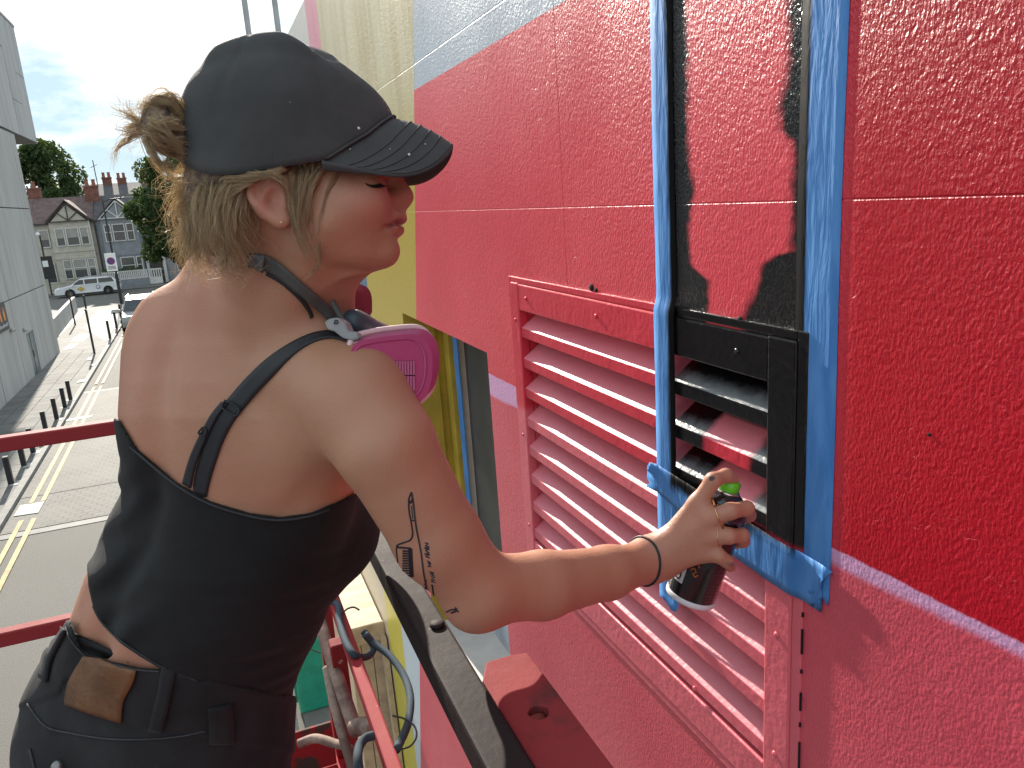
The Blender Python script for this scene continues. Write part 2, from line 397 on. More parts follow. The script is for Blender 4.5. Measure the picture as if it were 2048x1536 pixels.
def window(par, x0, x1, z0, z1, y, curt=False, bars=1):
    fr = MB(); t = .07
    fr.box(x0,x0+t,y-.06,y+.02,z0,z1); fr.box(x1-t,x1,y-.06,y+.02,z0,z1); fr.box(x0+t,x1-t,y-.06,y+.02,z1-t,z1); fr.box(x0+t,x1-t,y-.09,y+.02,z0,z0+t)
    if bars: zm = z0 + (z1 - z0) * .55; fr.box(x0+t,x1-t,y-.05,y+.02,zm-.03,zm+.03)
    w_ = fr.build("window", M_WTRIM, par)
    p = MB(); p.box(x0+t,x1-t,y-.01,y+.01,z0+t,z1-t); p.build("pane", M_GLASS, w_)
    if curt:
        p = MB(); p.box(x0+t+.02,x1-t-.02,y-.022,y-.012,z0+(z1-z0)*.45,z1-t); p.build("blind", M_CURT, w_)
HY = 77.0
def chimney(par, x, y, z0, z1, wd=.55, pots=2):
    m = MB(); m.box(x-wd,x+wd,y-.35,y+.35,z0,z1); m.box(x-wd-.06,x+wd+.06,y-.41,y+.41,z1,z1+.14); c = m.build("chimney", M_BRICK, par)
    for k in range(pots):
        px_ = x + (k - (pots-1)/2) * .55; m = MB(); m.lathe([(.17,0),(.14,.45),(.18,.47),(.17,.55)], (px_, y, z1+.14), (0,0,1), 10); m.build("chimney_pot", M_POT, c)
def gable_roof(par, x0, x1, y, zb, zt, depth, mat):
    xm = (x0+x1)/2; m = MB()
    m.add([(x0,y,zb),(xm,y,zt),(x1,y,zb),(x0,y+depth,zb),(xm,y+depth,zt),(x1,y+depth,zb)], [(0,1,4,3),(1,2,5,4)])
    m.build("gable_roof", mat, par, solid=.12)
def gable_front(par, x0, x1, y, zb, zt, fill, timb):
    xm = (x0+x1)/2
    m = MB(); m.prism([(x0+.15,zb),(x1-.15,zb),(xm,zt-.1)], y, y+.1, 'y'); m.build("gable", fill, par)
    def stick(a, c, wd=.15):
        m = MB(); m.bar((a[0], y-.03, a[1]), (c[0], y-.03, c[1]), .08, wd, (0, 1, .001)); m.build("gable_timber", timb, par)
    stick((x0-.1,zb-.05),(xm,zt+.02),.2); stick((x1+.1,zb-.05),(xm,zt+.02),.2); stick((x0,zb),(x1,zb),.18)
    stick((xm,zb),(xm,zt),.15); stick((xm,zb+.05),((x0+xm)/2,(zb+zt)/2),.13); stick((xm,zb+.05),((x1+xm)/2,(zb+zt)/2),.13)
# cream house
hc = thing("terraced_house", "cream terraced house with a dark timbered gable and brown tiled roof", "house", (-11, 80, .1))
m = MB(); m.box(-13.3,-8.72,HY+.5,HY+8,.1,6.0); m.build("wall", M_CREAM, hc)
m = MB(); m.box(-12.1,-9.0,HY,HY+.5,.1,6.02); m.box(-12.15,-8.95,HY-.06,HY,3.45,3.6); m.box(-12.15,-8.95,HY-.06,HY,2.85,2.97); m.build("bay", M_CREAM, hc)
m = MB(); m.prism([(HY+.3,5.98),(HY+4.2,8.2),(HY+8.2,5.98)], -13.5, -8.72); m.build("roof", M_ROOF, hc)
gable_roof(hc, -12.25, -8.85, HY-.3, 6.05, 7.75, 3.2, M_ROOF); gable_front(hc, -12.1, -9.0, HY-.12, 6.06, 7.55, M_CREAM, M_TIMB)
for x0, x1 in ((-11.75,-11.05),(-10.95,-9.95),(-9.85,-9.2)): window(hc, x0, x1, 3.98, 5.5, HY-.02, True, 0)
for x0, x1, bb in ((-11.6,-10.95,1),(-10.85,-9.8,1),(-9.7,-9.1,1)): window(hc, x0, x1, 1.15, 2.8, HY-.02, bb, 1)
window(hc, -13.05, -12.3, 3.95, 5.45, HY+.46, True, 0); window(hc, -13.05, -12.3, .9, 2.6, HY+.46, False, 0)
m = MB(); m.box(-9.05,-8.98,HY-.02,HY+.45,.1,6.0); m.build("downpipe", M_WTRIM, hc)
m = MB(); m.box(-13.5,-8.7,HY+.18,HY+.32,5.86,6.0); m.build("gutter", M_TIMB, hc)
chimney(hc, -8.75, HY+3.6, 6.6, 8.9)
# grey house
hg = thing("terraced_house", "grey terraced house with a white timbered gable and white bay windows", "house", (-6.5, 80, .1))
m = MB(); m.box(-8.70,-3.4,HY+.5,HY+8,.1,6.0); m.build("wall", M_GREYR, hg)
m = MB(); m.box(-8.15,-5.25,HY,HY+.5,.1,6.02); m.box(-8.2,-5.2,HY-.06,HY,2.8,2.95); m.build("bay", M_GREYR, hg)
m = MB(); m.prism([(HY+.3,5.98),(HY+4.2,8.15),(HY+8.2,5.98)], -8.69, -3.3); m.build("roof", M_SLATE, hg)
gable_roof(hg, -8.3, -5.1, HY-.3, 6.05, 7.7, 3.2, M_SLATE); gable_front(hg, -8.15, -5.25, HY-.12, 6.06, 7.5, M_GREYR, M_WTRIM)
for x0, x1 in ((-7.95,-7.4),(-7.3,-6.3),(-6.2,-5.6)): window(hg, x0, x1, 4.05, 5.55, HY-.02, False, 1)
for x0, x1 in ((-7.1,-5.95),(-5.85,-5.35)): window(hg, x0, x1, 1.0, 2.65, HY-.02, False, 1)
m = MB(); m.box(-5.1,-3.5,HY+.3,HY+.46,.1,3.2); m.box(-5.2,-3.4,HY+.1,HY+.5,3.2,3.4); m.build("porch", M_WTRIM, hg)
m = MB(); m.box(-4.85,-3.75,HY+.24,HY+.295,.15,2.7); d_ = m.build("door", M_TIMB, hg)
m = MB(); m.ball((-3.9,HY+.22,1.3), .05, 6); m.build("handle", M_SIGN, d_)
m = MB(); m.box(-8.72,-8.6,HY+.3,HY+.48,.1,6.0); m.build("downpipe", M_TIMB, hg)
chimney(hg, -3.6, HY+3.8, 6.6, 8.7, .5, 3)
# neighbouring houses farther along, mostly hidden
hn = thing("terraced_house", "cream terraced house half hidden by the concrete building", "house", (-15.6, 80, .1))
m = MB(); m.box(-18,-13.32,HY+.5,HY+8,.1,6.0); m.build("wall", M_CREAM, hn)
m = MB(); m.prism([(HY+.3,5.98),(HY+4.2,8.2),(HY+8.2,5.98)], -18, -13.52); m.build("roof", M_ROOF, hn)
window(hn, -14.6, -13.6, 3.95, 5.45, HY+.46, True, 0)
chimney(hn, -13.4, HY+4.6, 7.0, 9.0, .5, 1)
hn = thing("terraced_house", "grey house behind the tree past the white porch", "house", (-.5, 80, .1))
m = MB(); m.box(-3.38,2.5,HY+.5,HY+8,.1,6.0); m.build("wall", M_GREYR, hn)
m = MB(); m.prism([(HY+.3,5.98),(HY+4.2,8.2),(HY+8.2,5.98)], -3.28, 2.6); m.build("roof", M_SLATE, hn)
window(hn, -2.6, -1.4, 3.95, 5.45, HY+.46, False, 1)
window(hn, -2.6, -1.4, 1.0, 2.6, HY+.46, False, 1)
ht = thing("house_terrace", "dark slate roofs with several chimneys rising behind the grey house", "house", (-5, 100, .1))
m = MB(); m.box(-16,6,96,104,.1,8.2); m.build("wall", M_BRICK, ht)
m = MB(); m.prism([(95.6,8.15),(100,10.0),(104.4,8.15)], -16.2, 6.2); m.build("roof", M_SLATE, ht)
for x in (-9.1, -7.6, -5.2): chimney(ht, x, 100, 9, 10.6 + .2*math.sin(x), .45, 2)
m = MB(); m.tube([(-10.1,100,9.2),(-10.15,100,12.6)], .05, 6); m.tube([(-10.5,100,11.8),(-9.8,100,12.1)], .03, 6); m.build("aerial", M_BLACK, ht)
# front garden walls, hedge, gate
m = MB(); m.box(-13.4,-8.75,75.8,75.95,.11,.95); m.box(-13.4,-8.75,75.77,75.98,.95,1.02)
tag(m.build("garden_wall", M_CREAM), "low cream garden wall in front of the cream house", "wall")
m = MB(); m.box(-8.7,-5.0,75.8,75.95,.11,.75); tag(m.build("garden_wall", M_GREYR), "low grey garden wall in front of the grey house", "wall")
t = thing("balustrade", "white balustrade on top of the grey garden wall", "railing", (-6.8, 75.88, .75))
m = MB(); m.box(-8.7,-5.0,75.8,75.95,1.42,1.5); m.build("rail", M_WTRIM, t); m = MB(); m.box(-8.7,-5.0,75.8,75.95,.76,.84); m.build("rail", M_WTRIM, t)
for k in range(24):
    m = MB(); x = -8.6 + k * .152; m.box(x-.055, x+.055, 75.83, 75.92, .84, 1.42); m.build("baluster", M_WTRIM, t)
t = thing("garden_gate", "white garden gate with round topped openings below the porch", "gate", (-4.4, 75.88, .11))
m = MB(); m.box(-4.95,-3.9,75.82,75.9,.15,.75); m.build("lower_panel", M_WTRIM, t)
m = MB(); m.box(-4.95,-3.9,75.82,75.9,1.35,1.5); m.build("top_rail", M_WTRIM, t)
for k in range(6):
    m = MB(); x = -4.9 + k * .19; m.box(x-.05, x+.05, 75.83, 75.89, .75, 1.35); m.build("gate_bar", M_WTRIM, t)
m = MB()
for k in range(900):
    c = np.array([random.uniform(-8.6,-5.6), random.uniform(76.1,76.6), random.uniform(.3,1.75)]); a = RNG.normal(size=(2,3)); a *= .07/np.linalg.norm(a,axis=1)[:,None]
    m.add([c-a[0]-a[1], c+a[0]-a[1], c+a[0]+a[1], c-a[0]+a[1]], [(0,1,2,3)])
m.box(-8.6,-5.6,76.15,76.55,.1,1.65)
tag(m.build("hedge", M_HEDGE), "clipped green hedge under the grey house bay window", "hedge")

# ================================================================== CARS
M_RUB = simple("tyre rubber", (.015,.015,.015), .85); M_RIM = simple("alloy", (.35,.36,.37), .35, .1, 5, metal=.8)
M_LAMP = NB("headlamp glass", .1); M_LAMP.col((.75,.77,.8)); M_LAMP = M_LAMP.m
M_RLAMP = NB("rear lamp", .2); M_RLAMP.col((.35,.02,.02)); M_RLAMP = M_RLAMP.m
def paint(name, c):
    b_ = NB(name, .28); b_.col(c); b_.b.inputs['Coat Weight'].default_value = .6; b_.b.inputs['Coat Roughness'].default_value = .05; return b_.m
def car(label, cat, org, heading, col, L, W, H, low, roof, glass_x, hub):
    """low/roof: side outlines as (along, up); built facing -X then turned"""
    t = thing("parked_car", label, cat, org); c, s = math.cos(heading), math.sin(heading)
    def put(mb, name, mat, par, **kw):
        mb.v = [(org[0]+x*c-y*s, org[1]+x*s+y*c, org[2]+z) for x, y, z in mb.v]; return mb.build(name, mat, par, **kw)
    m = MB(); m.prism(low, -W/2, W/2, 'y'); n_ = len(low)
    for i, (x, y, z) in enumerate(m.v): m.v[i] = (x, y*(1 - .10*max(0, (abs(x)-L/2+.55)/.55)**2 - (.04 if z > .75 else 0)), z)
    body = put(m, "body", col, t, bevel=.06, seg=3)
    m = MB(); m.prism(roof, -W/2+.1, W/2-.1, 'y'); zt = max(p[1] for p in roof); zb = min(p[1] for p in roof)
    for i, (x, y, z) in enumerate(m.v): m.v[i] = (x, y*(1-.17*(z-zb)/(zt-zb)), z)
    put(m, "cabin", col, t, bevel=.07, seg=3)
    # glazing: front, rear, sides
    (fx0, fz0), (fx1, fz1) = roof[0], roof[1]; (rx1, rz1), (rx0, rz0) = roof[-2], roof[-1]
    def quad(a, name):
        m = MB(); m.add(a, [(0,1,2,3)]); return put(m, name, M_DKGL, t, solid=.01)
    wt, wb_ = (W/2-.1)*.80, (W/2-.1)*.93
    e = -.015
    quad([(fx0+e+.06,-wb_,fz0+.06),(fx0+e+.06,wb_,fz0+.06),(fx1+e-.04,wt,fz1-.05),(fx1+e-.04,-wt,fz1-.05)], "windscreen")
    quad([(rx0-e-.05,-wb_,rz0+.06),(rx0-e-.05,wb_,rz0+.06),(rx1-e+.04,wt,rz1-.05),(rx1-e+.04,-wt,rz1-.05)], "rear_window")
    for sd_ in (-1, 1):
        for g0, g1 in glass_x:
            h0, h1 = zb+.07, zt-.12
            def yy_(z): return sd_*((W/2-.1)*(1-.17*(z-zb)/(zt-zb))+.006)
            def cl(x, z):  # keep glass inside the roof outline
                lo = fx0 + (fx1-fx0)*(z-fz0)/(fz1-fz0) + .1; hi = rx0 + (rx1-rx0)*(z-rz0)/(rz1-rz0) - .1
                return min(max(x, lo), hi)
            quad([(cl(g0,h0),yy_(h0),h0),(cl(g1,h0),yy_(h0),h0),(cl(g1,h1),yy_(h1),h1),(cl(g0,h1),yy_(h1),h1)], "side_window")
        m = MB(); m.ball((roof[0][0]+.35, sd_*(W/2+.06), zb+.08), .1, 8, (.7,1.1,.8)); put(m, "wing_mirror", col, t, smooth=True)
        for hx in hub:
            m = MB(); m.lathe([(.20,-.11),(.30,-.11),(.33,-.08),(.33,.08),(.30,.11),(.20,.11)], (hx, sd_*(W/2-.09), .33), (0,sd_,0), 24); wh = put(m, "wheel", M_RUB, t)
            m = MB(); m.lathe([(.205,0),(.205,.01),(.19,-.03),(.05,.0),(.05,.02)], (hx, sd_*(W/2+.02), .33), (0,sd_,0), 20); rm = put(m, "rim", M_RIM, wh)
            m = MB(); m.lathe([(.36,0),(.36,.012)], (hx, sd_*(W/2-.015), .35), (0,sd_,0), 24); put(m, "wheel_arch", M_RUB, t)
        m = MB(); m.ball((-L/2+.22, sd_*(W/2-.28), .70), .13, 8, (1.4,1.5,.75)); put(m, "headlight", M_LAMP, t, smooth=True)
        m = MB(); m.ball((L/2-.10, sd_*(W/2-.2), .85), .12, 8, (.8,1.2,1.3)); put(m, "tail_light", M_RLAMP, t, smooth=True)
        m = MB(); m.bar((roof[1][0]+.3, sd_*(W/2-.28), zt+.03), (roof[-2][0]-.2, sd_*(W/2-.28), zt+.03), .035, .04); put(m, "roof_rail", M_RIM, t)
    m = MB(); m.box(-L/2-.02,-L/2+.06,-W*.32,W*.32,.42,.58); put(m, "grille", M_BLACK, t)
    m = MB(); m.box(-L/2-.035,-L/2-.015,-.26,.26,.36,.47); put(m, "number_plate", M_SIGN, t)
    m = MB(); m.box(-L/2-.01,-L/2+.1,-W*.38,W*.38,.22,.34); put(m, "lower_intake", M_BLACK, t)
    return t, put
wht = paint("white car paint", (.72,.74,.75)); slv = paint("silver car paint", (.24,.26,.265))
low = [(-2.42,.26),(-2.45,.55),(-2.3,.74),(-1.2,.95),(1.9,1.0),(2.4,.95),(2.42,.5),(2.36,.26)]
roof = [(-1.35,.9),(-.55,1.40),(.2,1.47),(1.4,1.43),(1.95,1.32),(2.38,.92)]
t, put = car("white estate car parked side on before the cream house", "car", (-9.35, 72.0, .0), math.radians(2), wht, 4.85, 1.8, 1.5, low, roof, [(-1.2,-.25),(-.17,.75),(.83,2.0)], (-1.33, 1.45))
M_CREST = simple("yellow crest print", (.55,.38,.06), .5, .2, 8)
m = MB(); m.prism([(-.75,.62),(-.5,.45),(-.25,.62),(-.3,.72),(-.5,.8),(-.7,.72)], -.906, -.902, 'y'); put(m, "door_crest", M_CREST, t)
m = MB(); m.lathe([(.15,0),(.15,.005)], (.75,-.902,.68), (0,-1,0), 18); put(m, "door_badge", M_SBLU, t)
m = MB(); m.lathe([(.11,0),(.11,.008)], (.75,-.903,.68), (0,-1,0), 18); put(m, "door_badge", M_SIGN, t)
low2 = [(-2.2,.3),(-2.24,.62),(-2.1,.86),(-1.1,1.04),(1.8,1.06),(2.2,1.0),(2.22,.5),(2.16,.3)]
roof2 = [(-1.25,1.0),(-.5,1.58),(.2,1.68),(1.5,1.66),(1.85,1.58),(2.15,1.02)]
t, put = car("silver off-road car parked facing the camera beside the kerb", "car", (-3.72, 46.4, 0), math.radians(90), slv, 4.4, 1.84, 1.7, low2, roof2, [(-1.1,-.2),(-.12,.75),(.83,1.8)], (-1.3, 1.35))

# ================================================================== TREES
b = NB("leaf", .6); hue = b.n("NewGeometry").outputs['Random Per Island']
b.col(b.mixc(hue, (.020,.042,.016), (.06,.095,.030))); b.b.inputs['Specular IOR Level'].default_value = .25
tr = b.n("BsdfTranslucent"); b.put(tr.inputs[0], b.mixc(hue, (.07,.12,.02), (.15,.2,.03))); ms = b.n("MixShader"); ms.inputs[0].default_value = .22
b.put(ms.inputs[1], b.b.outputs[0]); b.put(ms.inputs[2], tr.outputs[0]); b.put(b.t.nodes["Material Output"].inputs[0], ms.outputs[0]); M_LEAF = b.m
M_BARK = simple("bark", (.07,.055,.04), .9, .3, 5, bump=.02, bscale=20)
def tree(label, x, y, h, r, zc, n, leaf, squash=1.0):
    t = thing("broadleaf_tree", label, "tree", (x, y, 0)); g = random.Random(int(abs(x)*100))
    m = MB(); m.tube([(x,y,-.1),(x+.1,y,zc*.4),(x-.1,y,zc),(x,y,h*.85)], [.34,.27,.2,.05], 9)
    ends = []
    for k in range(9):
        a = g.uniform(0, 6.28); z0 = zc*g.uniform(.5,.9); e = (x+math.cos(a)*r*.7, y+math.sin(a)*r*.7, z0+g.uniform(.2,.6)*(h-z0)); ends.append(e)
        m.tube([(x,y,z0),((x*.6+e[0]*.4),(y*.6+e[1]*.4),z0*.5+e[2]*.5),e], [.12,.08,.03], 6)
    m.build("trunk", M_BARK, t)
    rng = np.random.default_rng(int(abs(x)*10)+3)
    nc = 60; C = rng.normal(size=(nc,3)); C /= np.linalg.norm(C,axis=1)[:,None]; C *= (rng.random((nc,1))**.4)*np.array([r*.82,r*.82,(h-zc)*.88*squash]); C += np.array([x,y,zc+.12*(h-zc)])
    C = C[C[:,2] > zc*.55]
    R = rng.uniform(.16,.34,len(C))*r
    i = rng.integers(0,len(C),n); D = rng.normal(size=(n,3)); D /= np.linalg.norm(D,axis=1)[:,None]
    P = C[i] + D*(R[i]*rng.random(n)**.35)[:,None]
    A = rng.normal(size=(n,3)); A /= np.linalg.norm(A,axis=1)[:,None]; B = np.cross(A, rng.normal(size=(n,3))); B /= np.linalg.norm(B,axis=1)[:,None]
    s_ = leaf*rng.uniform(.6,1.3,(n,1)); A = A*s_; B = B*s_*.6
    V = np.stack([P-A, P-B*.9, P+A, P+B*.9], 1).reshape(-1,3); F = np.arange(n*4).reshape(-1,4)
    pack("crown", V, F, M_LEAF, t)
tree("broad dark green tree rising behind the cream house roof", -15.0, 95, 14.2, 4.4, 8.0, 16000, .24)
tree("dark green street tree in front of the grey house", -1.9, 68.5, 10.6, 3.8, 5.0, 28000, .17)
# ================================================================== MURAL WALL
WX = 0.72
YN, YF, ZT = -3.0, 7.2, 6.74               # near end, far end, top
RY0, RY1, RZ0, RZ1 = 2.09, 3.127, 3.75, 5.16     # recess
VY0, VY1, VZ0, VZ1 = .862, 1.803, 4.682, 5.318   # louvre opening
BK0, BK1 = .798, 1.108                     # band between the tapes
def fcurve(nb, v, lo, hi, pts, vlo, vhi):
    """piecewise value over v through a float curve"""
    u = nb.math('DIVIDE', nb.math('SUBTRACT', v, lo), hi - lo)
    fc = nb.n("FloatCurve"); cv = fc.mapping.curves[0]
    P = [((a-lo)/(hi-lo), (q-vlo)/(vhi-vlo)) for a, q in pts]
    cv.points[0].location = P[0]; cv.points[-1].location = P[-1]
    for p in P[1:-1]: cv.points.new(*p)
    for p in cv.points: p.handle_type = 'VECTOR'
    fc.mapping.update(); nb.put(fc.inputs['Value'], u)
    return nb.math('ADD', nb.math('MULTIPLY', fc.outputs[0], vhi - vlo), vlo)
def spray_mask(nb, wob=.006):
    """sprayed black between the two tapes above the louvre"""
    x, y, z = nb.xyz()
    wn_ = nb.math('MULTIPLY', nb.math('SUBTRACT', nb.noise(14, 3), .5), wob * 5)
    yw = nb.math('ADD', nb.math('ADD', y, wn_), nb.math('MULTIPLY', nb.math('SUBTRACT', nb.noise(70, 2), .5), .016))
    lb = fcurve(nb, z, 5.30, 5.95, [(5.30,1.017),(5.388,1.015),(5.421,1.008),(5.452,1.006),(5.470,1.054),(5.513,1.056),(5.571,1.052),(5.586,1.043),(5.612,1.046),(5.650,1.058),(5.95,1.058)], .7, 1.2)
    rb = fcurve(nb, z, 5.30, 5.95, [(5.30,.93),(5.40,.924),(5.431,.910),(5.461,.892),(5.483,.881),(5.496,.855),(5.504,.826),(5.57,.826),(5.644,.829),(5.658,.848),(5.688,.853),(5.714,.844),(5.743,.838),(5.95,.839)], .7, 1.2)
    L = nb.math('MULTIPLY', nb.step(nb.math('SUBTRACT', yw, lb), -.010, .010), nb.math('LESS_THAN', y, BK1))
    R = nb.math('MULTIPLY', nb.step(nb.math('SUBTRACT', rb, yw), -.012, .012), nb.math('GREATER_THAN', y, .78))
    return nb.math('MAXIMUM', L, R)
PAINT_BLACK = (.006, .006, .007)
RED_DEEP = (.48, .002, .016); RED = (.72, .062, .090); PINK = (.73, .135, .165); LAV = (.66, .34, .56)
YEL = (.50, .36, .045); BEIGE = (.60, .53, .33); GREYB = (.36, .42, .50)
b = NB("mural paint", .42)
x, y, z = b.xyz()
wob = b.math('MULTIPLY', b.math('SUBTRACT', b.noise(45, 3), .5), .006)
zz = b.math('ADD', z, wob)
blot = b.noise(3.0, 5, .6)
red = b.mixc(b.step(blot, .3, .7), RED, (.66, .045, .070))
red = b.mixc(b.step(y, .70, .76), RED_DEEP, red)  # red lighter past the tape edge: sheen and flare painted in
lvl = b.math('ADD', zz, b.math('MULTIPLY', y, .045)); lvl = b.math('ADD', lvl, b.math('MULTIPLY', b.math('SUBTRACT', b.noise(9, 4), .5), .012))
c = b.mixc(b.step(lvl, 5.118, 5.132), b.mixc(blot, PINK, (.56, .04, .08)), LAV)
c = b.mixc(b.step(b.math('ADD', zz, b.math('MULTIPLY', y, .012)), 5.1215, 5.1255), c, red)
greyc = b.mixc(b.noise(2.5, 4, .5, sc3=(1, 3, .4)), GREYB, (.44, .50, .57))
c = b.mixc(b.step(z, 5.959, 5.962), c, greyc)
yb = b.math('SUBTRACT', 2.874, b.math('MULTIPLY', b.math('SUBTRACT', z, 5.238), .342))
strk = b.noise(2.2, 6, .65, sc3=(1, 5, .35))
yel = b.mixc(b.step(b.math('ADD', z, b.math('MULTIPLY', strk, .5)), 5.85, 6.3), YEL, b.mixc(b.step(strk, .35, .65), BEIGE, (.50, .40, .20)))  # upper yellow paled to streaked beige: flare and washed light painted in
pinkst = b.mixc(b.step(strk, .3, .7), (.66, .16, .24), (.62, .22, .30))
far = b.mixc(b.step(y, 4.36, 4.37), yel, pinkst)
far = b.mixc(b.step(b.math('ADD', y, b.math('MULTIPLY', z, .0)), 4.75, 4.76), far, (.55, .52, .48))
bl = b.math('MULTIPLY', b.math('GREATER_THAN', y, 3.83), b.math('LESS_THAN', y, 4.02)); bl = b.math('MULTIPLY', bl, b.math('LESS_THAN', z, 5.5))
far = b.mixc(bl, far, (.07, .16, .27))
low_ = b.mixc(b.step(y, 3.96, 3.965), (.52, .60, .66), b.mixc(b.step(y, 4.42, 4.425), (.60, .50, .07), (.55, .47, .36)))
far = b.mixc(b.math('LESS_THAN', z, 3.74), far, low_)
c = b.mixc(b.math('GREATER_THAN', b.math('SUBTRACT', y, yb), 0), c, far)
blk = spray_mask(b); blk = b.math('MULTIPLY', blk, b.math('MULTIPLY', b.math('LESS_THAN', y, 1.2), b.step(z, 5.075, 5.09)))
c = b.mixc(blk, c, PAINT_BLACK)
b.col(c)
b.rgh(b.math('SUBTRACT', b.math('ADD', .30, b.math('MULTIPLY', b.noise(2.0, 4), .14)), b.math('MULTIPLY', blk, .17)))
# roller stipple, drips, block joints and cracks as fine relief
st1 = b.noise(235, 3, .55, sc3=(1, 1, .62)); st2 = b.noise(60, 3, .5)
coarse = b.step(b.noise(1.3, 3), .34, .62)
h = b.math('ADD', b.math('MULTIPLY', st1, b.math('ADD', .45, b.math('MULTIPLY', coarse, .55))), b.math('MULTIPLY', st2, .5))
b.bump(h, .0024)
nv = b.n("VectorMath", operation='ADD'); nsc = b.n("VectorMath", operation='SCALE'); b.put(nsc.inputs[0], b.noise(16, 4, .6, out='Color')); nsc.inputs['Scale'].default_value = .10
b.put(nv.inputs[0], b.pos()); b.put(nv.inputs[1], nsc.outputs[0])
vo_ = b.n("TexVoronoi", feature='DISTANCE_TO_EDGE'); vo_.inputs['Scale'].default_value = 3.1; b.put(vo_.inputs['Vector'], nv.outputs[0])
ckm = b.math('MULTIPLY', b.step(b.noise(2.3, 3), .55, .63), b.math('SUBTRACT', 1, b.step(vo_.outputs['Distance'], .0, .007)))
b.bump(b.math('MULTIPLY', ckm, -1), .0004)
pk = b.voro(38, 'F1'); b.bump(b.math('MULTIPLY', b.math('SUBTRACT', 1, b.step(pk, .04, .16)), b.step(b.noise(4, 3), .55, .65)), .0007)
M_MURAL = b.m
# wall body: front skin cut round the recess and the louvre, with block joints pressed in as grooves
jz = [5.569, 6.036, 5.102 - .0, 4.635, 4.17]; jz = [5.569, 6.036]
jy = [1.52, 3.42]
Yc = sorted(set([YN, .30, VY0-.02, VY1+.02, RY0, RY1, YF] + [v for j in jy for v in (j-.0016, j+.0016)]))
Zc = sorted(set([-.1, VZ0-.02, VZ1+.02, RZ0, RZ1, ZT] + [v for j in jz for v in (j-.0018, j+.0018)]))
wm = MB(); idx = {}
def gv(y_, z_):
    gy = any(abs(y_-j) < 1e-6 for j in jy); gz = any(abs(z_-j) < 1e-6 for j in jz)
    k = (round(y_,5), round(z_,5))
    if k not in idx: idx[k] = len(wm.v); wm.v.append((WX, y_, z_))
    return idx[k]
for i in range(len(Yc)-1):
    for j in range(len(Zc)-1):
        ym, zm = (Yc[i]+Yc[i+1])/2, (Zc[j]+Zc[j+1])/2
        if RY0 < ym < RY1 and RZ0 < zm < RZ1: continue
        if VY0-.02 < ym < VY1+.02 and VZ0-.02 < zm < VZ1+.02: continue
        gro = (any(abs(ym-q) < .002 for q in jy) and zm > VZ1) or any(abs(zm-q) < .002 for q in jz)
        q = [(Yc[i],Zc[j]),(Yc[i],Zc[j+1]),(Yc[i+1],Zc[j+1]),(Yc[i+1],Zc[j])]
        if not gro: wm.f.append([gv(*p) for p in q])
        else:      # a V groove 3 mm deep
            d = .0008
            if any(abs(zm-p) < .002 for p in jz):
                A = wm.v; o = len(A); y0_, y1_, z0_, z1_ = q[0][0], q[2][0], q[0][1], q[1][1]
                A += [(WX,y0_,z0_),(WX,y1_,z0_),(WX+d,y1_,zm),(WX+d,y0_,zm),(WX,y1_,z1_),(WX,y0_,z1_)]
                wm.f += [[o,o+3,o+2,o+1],[o+3,o+5,o+4,o+2]]
            else:
                A = wm.v; o = len(A); y0_, y1_, z0_, z1_ = q[0][0], q[2][0], q[0][1], q[1][1]
                A += [(WX,y0_,z0_),(WX,y0_,z1_),(WX+d,ym,z1_),(WX+d,ym,z0_),(WX,y1_,z1_),(WX,y1_,z0_)]
                wm.f += [[o,o+1,o+2,o+3],[o+3,o+2,o+4,o+5]]
# ends, top, back
T = .45
wm.add([(WX,YN,-.1),(WX+T,YN,-.1),(WX+T,YN,ZT),(WX,YN,ZT),(WX,YF,-.1),(WX+T,YF,-.1),(WX+T,YF,ZT),(WX,YF,ZT)], [(0,3,2,1),(4,5,6,7),(3,7,6,2),(1,2,6,5)])
mural = pack("mural_wall", wm.v, wm.f, M_MURAL)
tag(mural, "painted block wall with a red, pink, grey and yellow mural", "wall")
M_YDK = simple("yellow reveal paint", (.46,.33,.04), .55, .12, 5, bump=.002, bscale=40)
m = MB(); d = .22
m.add([(WX+.001,RY1,RZ0),(WX+.001,RY1,RZ1),(WX+d,RY1,RZ1),(WX+d,RY1,RZ0)], [(0,1,2,3)])
m.add([(WX,RY0,RZ1),(WX+d,RY0,RZ1),(WX+d,RY1,RZ1),(WX,RY1,RZ1)], [(0,1,2,3)])
m.add([(WX,RY0,RZ0),(WX,RY1,RZ0),(WX+d,RY1,RZ0),(WX+d,RY0,RZ0)], [(0,1,2,3)])
m.add([(WX,RY0,RZ0),(WX,RY0,RZ1),(WX+d,RY0,RZ1),(WX+d,RY0,RZ0)], [(0,3,2,1)])
m.box(WX+d-.06, WX+d-.03, RY1-.09, RY1-.002, RZ0, RZ1); m.box(WX+.10, WX+.125, RY1-.02, RY1-.001, RZ0, RZ1)
m.build("reveal", M_YDK, mural)
M_SHUT = simple("dark grey shutter paint", (.085,.085,.08), .5, .2, 3); M_FRM = simple("pale frame", (.62,.58,.55), .5, .1, 5)
M_GBLU = simple("grey blue primer", (.38,.42,.47), .5, .2, 4)
win = thing("recessed_window", "boarded dark grey window panel set deep in the yellow recess", "window", (WX+d, 2.6, RZ0))
m = MB(); m.box(WX+d-.012, WX+d, RY0+.01, RY1-.15, RZ0+.30, RZ1-.03); m.build("board", M_SHUT, win)
m = MB(); m.box(WX+d-.04, WX+d-.001, RY1-.145, RY1-.105, RZ0+.02, RZ1-.10); m.build("frame", M_FRM, win)
m = MB(); m.box(WX+d-.05, WX+d-.001, RY0+.01, RY1-.105, RZ1-.028, RZ1-.002); m.build("frame", M_FRM, win)
